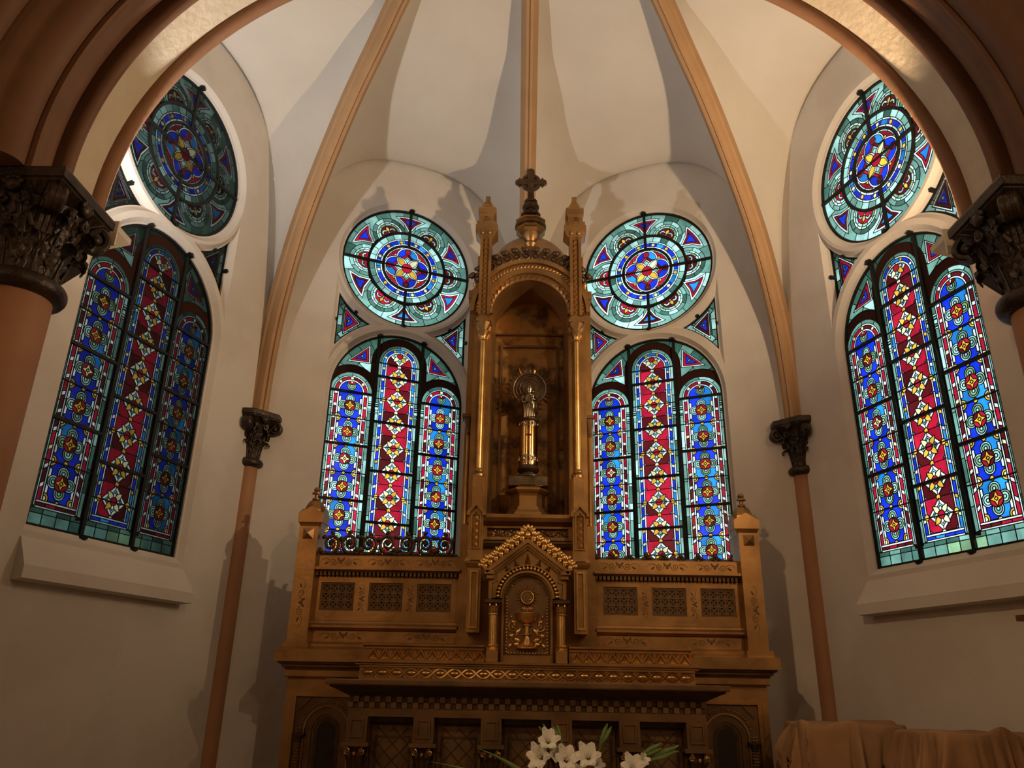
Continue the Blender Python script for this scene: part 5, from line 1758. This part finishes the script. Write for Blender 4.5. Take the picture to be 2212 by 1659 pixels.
ST.part('red_cross', MB().box(-0.006, 0.006, YS - 0.0755, YS - 0.06, 3.30, 3.48).box(-0.026, 0.026, YS - 0.0755, YS - 0.06, 3.425, 3.437), M['redpaint'])
# robed figure: one continuous body
prof = [(0.0, 3.575), (0.044, 3.578), (0.05, 3.60), (0.052, 3.64), (0.056, 3.68), (0.058, 3.71), (0.054, 3.74), (0.046, 3.765), (0.036, 3.785), (0.020, 3.797), (0.015, 3.805), (0.018, 3.815), (0.0225, 3.83), (0.0225, 3.845), (0.019, 3.858), (0.012, 3.867), (0.0, 3.87)]
rows = []
for r_, z in prof:
    row = []
    for k in range(36):
        a = 2 * pi * k / 36
        f = 1.0
        if z < 3.76: f += 0.11 * sin(7 * a + 26 * (z - 3.57)) * min(1, (3.77 - z) * 10) + 0.05 * sin(3 * a + 40 * z)
        row.append((r_ * f * cos(a) + (0.010 * sin((z - 3.58) * 14) if z < 3.79 else 0.004), YS + r_ * f * 0.82 * sin(a) - (0.004 if z > 3.8 else 0), z))
    rows.append(row)
fg = ST.part('figure', MB().grid(rows, True), M['silver'], 60)
ST.sub('arms', MB().tube([(-0.046, YS - 0.01, 3.765), (-0.058, YS - 0.03, 3.72), (-0.035, YS - 0.055, 3.70), (-0.005, YS - 0.058, 3.71)], lambda s: 0.015 - 0.007 * s, 8).tube([(0.044, YS - 0.01, 3.765), (0.056, YS - 0.03, 3.73), (0.045, YS - 0.052, 3.725), (0.02, YS - 0.06, 3.735)], lambda s: 0.015 - 0.007 * s, 8), M['silver'], fg, 60)
ST.sub('child', MB().ell((0.028, YS - 0.052, 3.755), (0.016, 0.014, 0.026), 9, 7).ell((0.03, YS - 0.056, 3.79), 0.0125, 9, 7).tube([(0.018, YS - 0.06, 3.762), (0.006, YS - 0.068, 3.77)], 0.005, 6).tube([(0.03, YS - 0.058, 3.735), (0.024, YS - 0.07, 3.715), (0.024, YS - 0.066, 3.69)], 0.006, 6), M['silver'], fg, 60)
ST.sub('face', MB().ell((0.004, YS - 0.019, 3.832), (0.0028, 0.004, 0.006), 6, 4).ell((-0.004, YS - 0.0165, 3.84), (0.003, 0.003, 0.0022), 6, 4).ell((0.012, YS - 0.0165, 3.84), (0.003, 0.003, 0.0022), 6, 4).ell((0.004, YS - 0.0172, 3.822), (0.004, 0.002, 0.0015), 6, 4), M['silver'], fg, 60)
mp = MB()
for k in range(5):
    x = -0.03 + 0.015 * k
    mp.tube([(x, YS - 0.046 - 0.004 * (k % 2), 3.70 - 0.01 * k), (x * 0.8 + 0.01, YS - 0.052, 3.65), (x * 0.9 + 0.016, YS - 0.044, 3.59)], 0.0065, 6)
ST.sub('mantle_folds', mp, M['silver'], fg, 60)
hc = (0.006, 3.86)
YH = YS + 0.06
ho = ST.part('halo', MB().lathe([(0.0, -0.004), (0.05, -0.010), (0.10, -0.004), (0.128, 0.0), (0.128, 0.006), (0.0, 0.006)], 0, 0, 40).xf(Matrix.Translation((hc[0], YH, hc[1])) @ Matrix.Rotation(pi / 2, 4, 'X') @ Matrix.Scale(-1, 4, (0, 0, 1))), M['bronze'], 40)
ST.sub('halo_rim', MB().tube([(hc[0] + 0.132 * cos(a), YH - 0.006, hc[1] + 0.132 * sin(a)) for a in [2 * pi * i / 44 for i in range(44)]], 0.007, 7, closed=True), M['silver'], ho, 60)
for r_ in (0.05, 0.08, 0.108):
    ST.sub('halo_circle', MB().tube([(hc[0] + r_ * cos(a), YH - 0.01, hc[1] + r_ * sin(a)) for a in [2 * pi * i / 40 for i in range(40)]], 0.0025, 5, closed=True), M['silver'], ho, 60)
for k in range(21):
    a = -pi * 0.22 + 2 * pi * 0.72 * k / 20
    c, s = cos(a), sin(a)
    big_ = 0.208 if k % 2 == 0 else 0.19
    ry = MB().add([(hc[0] + r_ * c - w * s, y, hc[1] + r_ * s + w * c) for r_, w, y in ((0.132, 0.006, YH), (0.165, 0.013, YH), (big_, 0.0, YH), (0.165, -0.013, YH), (0.132, -0.006, YH), (0.165, 0, YH - 0.008))],
                  [(0, 1, 5), (1, 2, 5), (2, 3, 5), (3, 4, 5), (4, 0, 5), (4, 3, 2, 1, 0)])
    ST.sub('halo_ray', ry, M['polish'] if k in (9, 12) else M['bronze'], ho)

# ============ altar table
AT = Thing('altar_table', -2.0, ZP, 'dark gilded altar table with columns and checkered frieze', 'altar')
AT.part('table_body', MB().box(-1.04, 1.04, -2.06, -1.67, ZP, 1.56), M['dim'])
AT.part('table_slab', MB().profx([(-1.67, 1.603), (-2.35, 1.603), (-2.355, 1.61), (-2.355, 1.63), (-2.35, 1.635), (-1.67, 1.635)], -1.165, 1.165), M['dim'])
AT.part('slab_moulding', MB().profx([(-1.67, 1.545), (-2.215, 1.545), (-2.225, 1.553), (-2.24, 1.558), (-2.30, 1.585), (-2.325, 1.594), (-2.325, 1.604), (-1.67, 1.604)], -1.055, 1.055, 0.85, -2.215), M['bronze'])
AT.part('frieze', MB().box(-1.05, 1.05, -2.19, -2.0, 1.475, 1.546), M['bronze'])
dn = MB().box(-0.0155, 0.0155, -0.018, 0, -0.0155, 0.0155).mesh('dentil', M['dim'])
for k in range(66):
    x = -1.04 + 0.032 * k
    AT.inst('dentil', dn, x, -2.19, 1.527 if k % 2 else 1.494)
AT.part('architrave', MB().box(-1.05, 1.05, -2.205, -2.0, 1.432, 1.476), M['dim'])
cap_leaf = leaf_mesh(0.022, 0.075, 0.03, 0.016, M['bronze'], nr=9, nc=7)
for cx in (-0.99, -0.60, -0.205, 0.205, 0.60, 0.99):
    pb = AT.part('pilaster_block', MB().box(cx - 0.06, cx + 0.06, -2.215, -2.0, 1.293, 1.434), M['dim'])
    AT.sub('block_frame', MB().band([(cx - 0.04, 1.318), (cx + 0.04, 1.318), (cx + 0.04, 1.425), (cx - 0.04, 1.425)], [(cx - 0.03, 1.332), (cx + 0.03, 1.332), (cx + 0.03, 1.411), (cx - 0.03, 1.411)], -2.226, -2.21, closed=True), M['dim'], pb)
    AT.part('pilaster_abacus', MB().box(cx - 0.078, cx + 0.078, -2.235, -2.0, 1.272, 1.294), M['dim'])
    cpt = AT.part('pilaster_capital', MB().lathe([(0.046, 1.135), (0.052, 1.145), (0.042, 1.155), (0.044, 1.2), (0.058, 1.245), (0.066, 1.272)], cx, -2.15, 16), M['bronze'], 40)
    for k in range(6):
        a = -1.3 + 0.52 * k
        put('leaf', cap_leaf, cpt, (cx + 0.042 * sin(a), -2.15 - 0.042 * cos(a), 1.155), (0, 0, a))
    for sg in (-1, 1):
        AT.sub('curl', MB().tube([(cx + sg * 0.045 + x, -2.235, z) for x, z in spiral((0, 1.245), 0.02, 0.005, 1.4, pi / 2, 16, sg)], 0.0045, 5).ell((cx + sg * 0.045, -2.238, 1.245), 0.005, 6, 4), M['gold'], cpt, 60)
    AT.sub('boss', MB().ell((cx, -2.24, 1.235), (0.013, 0.01, 0.012), 8, 5), M['gold'], cpt, 60)
    AT.part('pilaster_shaft', MB().lathe([(0.06, ZP), (0.06, ZP + 0.06), (0.042, ZP + 0.09), (0.040, 1.14)], cx, -2.15, 20), M['dim'], 40)
for cx in (-0.795, -0.4, 0.0, 0.4, 0.795):
    bp = AT.part('bay_panel', MB().box(cx - 0.13, cx + 0.13, -2.075, -2.05, ZP + 0.05, 1.385), M['dim'])
    AT.sub('bay_soffit', MB().profx([(-2.05, 1.385), (-2.09, 1.385), (-2.12, 1.40), (-2.12, 1.434), (-2.05, 1.434)], cx - 0.134, cx + 0.134), M['bronze'], bp)
    AT.sub('panel_rim', MB().band([(cx - 0.105, ZP + 0.1), (cx + 0.105, ZP + 0.1), (cx + 0.105, 1.325), (cx - 0.105, 1.325)], [(cx - 0.095, ZP + 0.11), (cx + 0.095, ZP + 0.11), (cx + 0.095, 1.315), (cx - 0.095, 1.315)], -2.083, -2.07, closed=True), M['bronze'], bp)
    lat = MB()
    for i in range(-3, 4):
        for sgn in (-1, 1):
            pts = []
            x_a, z_a = cx - 0.09, 1.10 + i * 0.09
            lat.tube([(cx - 0.09, -2.076, 1.1 + i * 0.09 - sgn * 0.09), (cx + 0.09, -2.076, 1.1 + i * 0.09 + sgn * 0.09)], 0.004, 4)
    AT.sub('panel_lattice', lat, M['bronze'], bp)

# ------------------------------------------------------------------ flowers
M['petal'] = mat('white_petal', (0.90, 0.88, 0.80), (0.84, 0.81, 0.70), 0.6, scale=20)
M['stem'] = mat('green_stem', (0.16, 0.24, 0.06), (0.10, 0.17, 0.04), 0.6, scale=20)
M['vase'] = mat('brass_vase', (0.5, 0.33, 0.12), None, 0.3, metal=0.9)
rf = random.Random(11)
YF = -2.8
vz = Thing('flower_vase', YF, ZP - 0.17, 'tall brass floor vase holding the white gladioli', 'vase')
vz.part('vase_foot', MB().lathe([(0.12, 0.501), (0.12, 0.52), (0.05, 0.56), (0.04, 0.62)], 0.28, YF, 24), M['vase'], 40)
vz.part('vase_bowl', MB().lathe([(0.04, 0.61), (0.09, 0.68), (0.11, 0.78), (0.08, 0.90), (0.075, 0.95), (0.10, 1.0), (0.09, 1.0), (0.065, 0.95), (0.07, 0.9)], 0.28, YF, 24), M['vase'], 40)


def floret(mb, c, d, s, seed):
    """six-petalled open trumpet facing d"""
    r_ = random.Random(seed)
    d = Vector(d).normalized()
    q = d.to_track_quat('Z', 'Y').to_matrix()
    for k in range(6):
        a = 2 * pi * k / 6 + r_.uniform(-0.15, 0.15)
        wide = s * (0.026 if k % 2 else 0.021)
        ln = s * (0.075 if k % 2 else 0.085)
        rows = []
        for i in range(7):
            t = i / 6
            out = s * 0.008 + ln * (t ** 1.9) * 0.62
            up = ln * (0.95 * t - 0.22 * t ** 3) + r_.uniform(-0.002, 0.002)
            w = wide * sin(pi * (0.08 + 0.86 * t)) ** 0.8 + 0.002
            row = []
            for j in range(5):
                u = j / 4 * 2 - 1
                ruff = s * 0.008 * sin(u * 6 + t * 9 + k) * t
                p = Vector((out * cos(a) - u * w * sin(a), out * sin(a) + u * w * cos(a), up + ruff - abs(u) * w * 0.25))
                row.append(Vector(c) + q @ p)
            rows.append(row)
        mb.grid(rows)
    for k in range(3):
        a = 2 * pi * k / 3
        mb.tube([Vector(c), Vector(c) + q @ Vector((s * 0.008 * cos(a), s * 0.008 * sin(a), s * 0.05))], 0.002, 4)


def gladiolus(tip, florets, buds, label):
    e = empty('gladiolus', (X0 + 0.28, YF, 1.0), label=label, cat='flower', group='white gladioli in front of the altar')
    base = Vector((0.28, YF, 0.97))
    tip = Vector((tip[0], YF + tip[2], tip[1]))
    pts = []
    for i in range(15):
        t = i / 14
        p = base.lerp(tip, t)
        p.z += 0.10 * sin(pi * t) * 0.6
        pts.append(p)
    off = Vector((-0.28, -YF, -1.0))
    put('stalk', MB().tube(pts, lambda s: 0.0065 - 0.004 * s, 7).mesh('stalk', M['stem'], 60), e, off)
    for k, (x, z, dx, dz, s) in enumerate(florets):
        mb = MB()
        floret(mb, (x, YF - 0.02, z), (dx, -0.9, dz), s, k * 7 + int(tip.x * 100) + 50)
        put('floret', mb.mesh('floret', M['petal'], 60), e, off)
    for k in range(buds):
        t = 1 - 0.035 * k - 0.0
        i0 = max(0, min(13, int(t * 14) - (1 if t >= 1 else 0)))
        p = base.lerp(tip, t); p.z += 0.06 * sin(pi * t)
        d = (pts[-1] - pts[-4]).normalized()
        sd = Vector((d.z, 0, -d.x)) * (0.008 if k % 2 else -0.008)
        mb = MB()
        L_ = 0.03 + 0.006 * k
        q = (d + sd * 18).to_track_quat('Z', 'Y').to_matrix()
        mb.ell(p + sd * 1.0, (0.008 + 0.0012 * k, 0.007 + 0.001 * k, L_), 8, 6, q)
        put('bud', mb.mesh('bud', M['stem'], 60), e, off)
    return e


gladiolus((0.085, 1.405, 0.0), [(0.105, 1.345, 0.05, 0.45, 1.0), (0.075, 1.275, -0.35, 0.25, 1.15), (0.135, 1.285, 0.4, 0.35, 0.75)], 2, 'leftmost white gladiolus, its topmost bloom the highest of all')
gladiolus((0.155, 1.40, 0.06), [(0.195, 1.262, 0.1, 0.4, 1.15), (0.235, 1.21, 0.4, 0.1, 0.9)], 3, 'white gladiolus with one bloom under a dark green bud, second from the left')
gladiolus((0.41, 1.41, 0.0), [(0.31, 1.275, -0.15, 0.45, 1.15), (0.345, 1.25, 0.5, 0.1, 0.6), (0.27, 1.205, -0.3, 0.1, 1.0)], 5, 'white gladiolus with a green bud spike leaning to the right')
gladiolus((0.665, 1.332, 0.0), [(0.53, 1.235, -0.1, 0.35, 1.1), (0.575, 1.275, 0.6, 0.3, 0.55)], 5, 'white gladiolus with a low bloom and a long bud spike at the right')
gladiolus((0.755, 1.322, 0.03), [], 6, 'green gladiolus bud spike without blooms, farthest right')
for tx, tz, lb in ((-0.255, 1.315, 'longer narrow green leaf pointing up left of the white blooms'), (-0.495, 1.248, 'short green leaf tip far left of the white blooms')):
    e = empty('gladiolus_leaf', (X0 + 0.28, YF, 1.0), label=lb, cat='leaf', group='leaves left of the gladioli')
    rows = []
    b0, t0 = Vector((0.26, YF, 0.97)), Vector((tx, YF, tz))
    for i in range(13):
        t = i / 12
        p = b0.lerp(t0, t)
        p.z += 0.05 * sin(pi * t)
        w = 0.017 * (1 - t ** 2.2) + 0.0006
        rows.append([p + Vector((w * 0.75, 0, w * 0.6)), p + Vector((0, -0.006, 0)), p - Vector((w * 0.75, 0, w * 0.6)), p + Vector((0, 0.002, 0))])
    put('leaf_blade', MB().grid(rows, True).mesh('leaf_blade', M['stem'], 60), e, Vector((-0.28, -YF, -1.0)))

# ------------------------------------------------------------------ furniture under brown dust sheets
M['cloth'] = mat('brown_dust_sheet', (0.36, 0.21, 0.11), (0.31, 0.175, 0.09), 0.85, scale=6, bump=0.1, bscale=120, spec=0.15)


def drape(name, x0, x1, y0, y1, zt, zb, label, seed, amp, peaks, rz=0.0):
    r_ = random.Random(seed)
    cx, cy = (x0 + x1) / 2, (y0 + y1) / 2
    e = empty(name, (cx, cy, zb), rz, label=label, cat='furniture', group='sheeted furniture by the right wall')
    hx, hy = (x1 - x0) / 2, (y1 - y0) / 2
    N_ = 320
    ph = [r_.uniform(0, 6.28) for _ in range(8)]
    ridges = [(r_.uniform(0, 2 * pi), r_.uniform(-0.5, 0.5), r_.uniform(0.03, 0.11), r_.choice((1, 1, -0.8)) * r_.uniform(0.5, 1.3), r_.uniform(2.5, 8)) for _ in range(46)]

    def per(k):
        # rounded rectangle by superellipse
        a = 2 * pi * k / N_
        c, s = cos(a), sin(a)
        n_ = 9.0
        rr = (abs(c) ** n_ + abs(s) ** n_) ** (-1 / n_)
        return rr * c, rr * s, a
    rows = []
    for f in (0.02, 0.25, 0.5, 0.75, 0.9, 0.97):
        row = []
        for k in range(N_):
            ux, uy, a = per(k)
            x, y = ux * hx * f, uy * hy * f
            z = zt - zb
            for (px, py, pr, phh) in peaks:
                d2 = ((x - px) ** 2 + (y - py) ** 2) / pr ** 2
                z += phh * math.exp(-d2)
            z -= 0.012 * f * (0.5 + 0.5 * sin(7 * a + ph[0]))
            row.append((x, y, z))
        rows.append(row)
    nd = 30
    for j in range(nd + 1):
        t = j / nd
        row = []
        for k in range(N_):
            ux, uy, a = per(k)
            fold = 0.0
            for (ra, rk, rw, rA, rs) in ridges:
                da = (a - ra - rk * t + pi) % (2 * pi) - pi
                wv = rw * (0.6 + 0.8 * t)
                if abs(da) < 3 * wv: fold += rA * math.exp(-(da / wv) ** 2) * min(1, t * rs)
            g = amp * fold + 0.05 * t ** 1.3
            corner = (abs(ux * uy)) ** 3
            g += 0.05 * corner * t
            x, y = ux * (hx + g), uy * (hy + g)
            z = (zt - zb) * (1 - t) - 0.015 * (1 - t)
            if t < 0.25:
                for (px, py, pr, phh) in peaks:
                    z += phh * math.exp(-(((x - px) ** 2 + (y - py) ** 2) / pr ** 2)) * (1 - t / 0.25)
            # swags between the corners near the top
            z -= 0.05 * sin(pi * min(1, t * 2.2)) * (0.5 + 0.5 * sin(4 * a + ph[4])) * (1 - t)
            row.append((x, y, max(z, 0.001)))
        rows.append(row)
    mb = MB().grid(rows, True)
    mb.add([rows[0][k] for k in range(N_)], [tuple(range(N_))])
    put('dust_sheet', mb.mesh('dust_sheet', M['cloth'], 70), e)
    put('covered_frame', MB().box(-hx * 0.9, hx * 0.9, -hy * 0.9, hy * 0.9, 0, (zt - zb) * 0.93).mesh('covered_frame', M['dark']), e)
    return e


drape('sheeted_cabinet', 1.66, 2.28, -2.20, -1.66, 1.44, Z_FLOOR, 'furniture under a pleated brown dust sheet, nearer the right wall column', 5, 0.06, [(-0.30, -0.26, 0.06, 0.03), (-0.02, -0.25, 0.10, 0.02), (0.25, 0.1, 0.2, 0.02)], -0.12)
drape('sheeted_table', 2.0, 2.60, -3.04, -2.52, 1.435, Z_FLOOR, 'furniture under a smooth brown dust sheet, at the right edge', 9, 0.045, [(0.02, -0.25, 0.05, 0.03), (-0.25, -0.25, 0.25, 0.012)], 0.0)

# small wooden shelf on the right wall, cut by the frame
M['wood'] = mat('dark_red_wood', (0.16, 0.06, 0.03), None, 0.5, scale=10)
e = empty('wall_shelf', (0, 0, 0), label='small dark wooden shelf on the right wall at the frame edge', cat='shelf')
p, a = FR['right']
e.location = (*fl('right', 0.79, -WALL_IN), 1.93); e.rotation_euler = (0, 0, a)
put('shelf_board', MB().box(-0.20, 0.25, -0.16, 0.0, 0.045, 0.075).mesh('shelf_board', M['wood']), e)
for bx in (-0.12, 0.14):
    put('shelf_bracket', MB().profx([(0, -0.12), (-0.02, -0.12), (-0.13, 0.02), (-0.13, 0.045), (0, 0.045)], bx - 0.02, bx + 0.02).mesh('shelf_bracket', M['wood']), e)
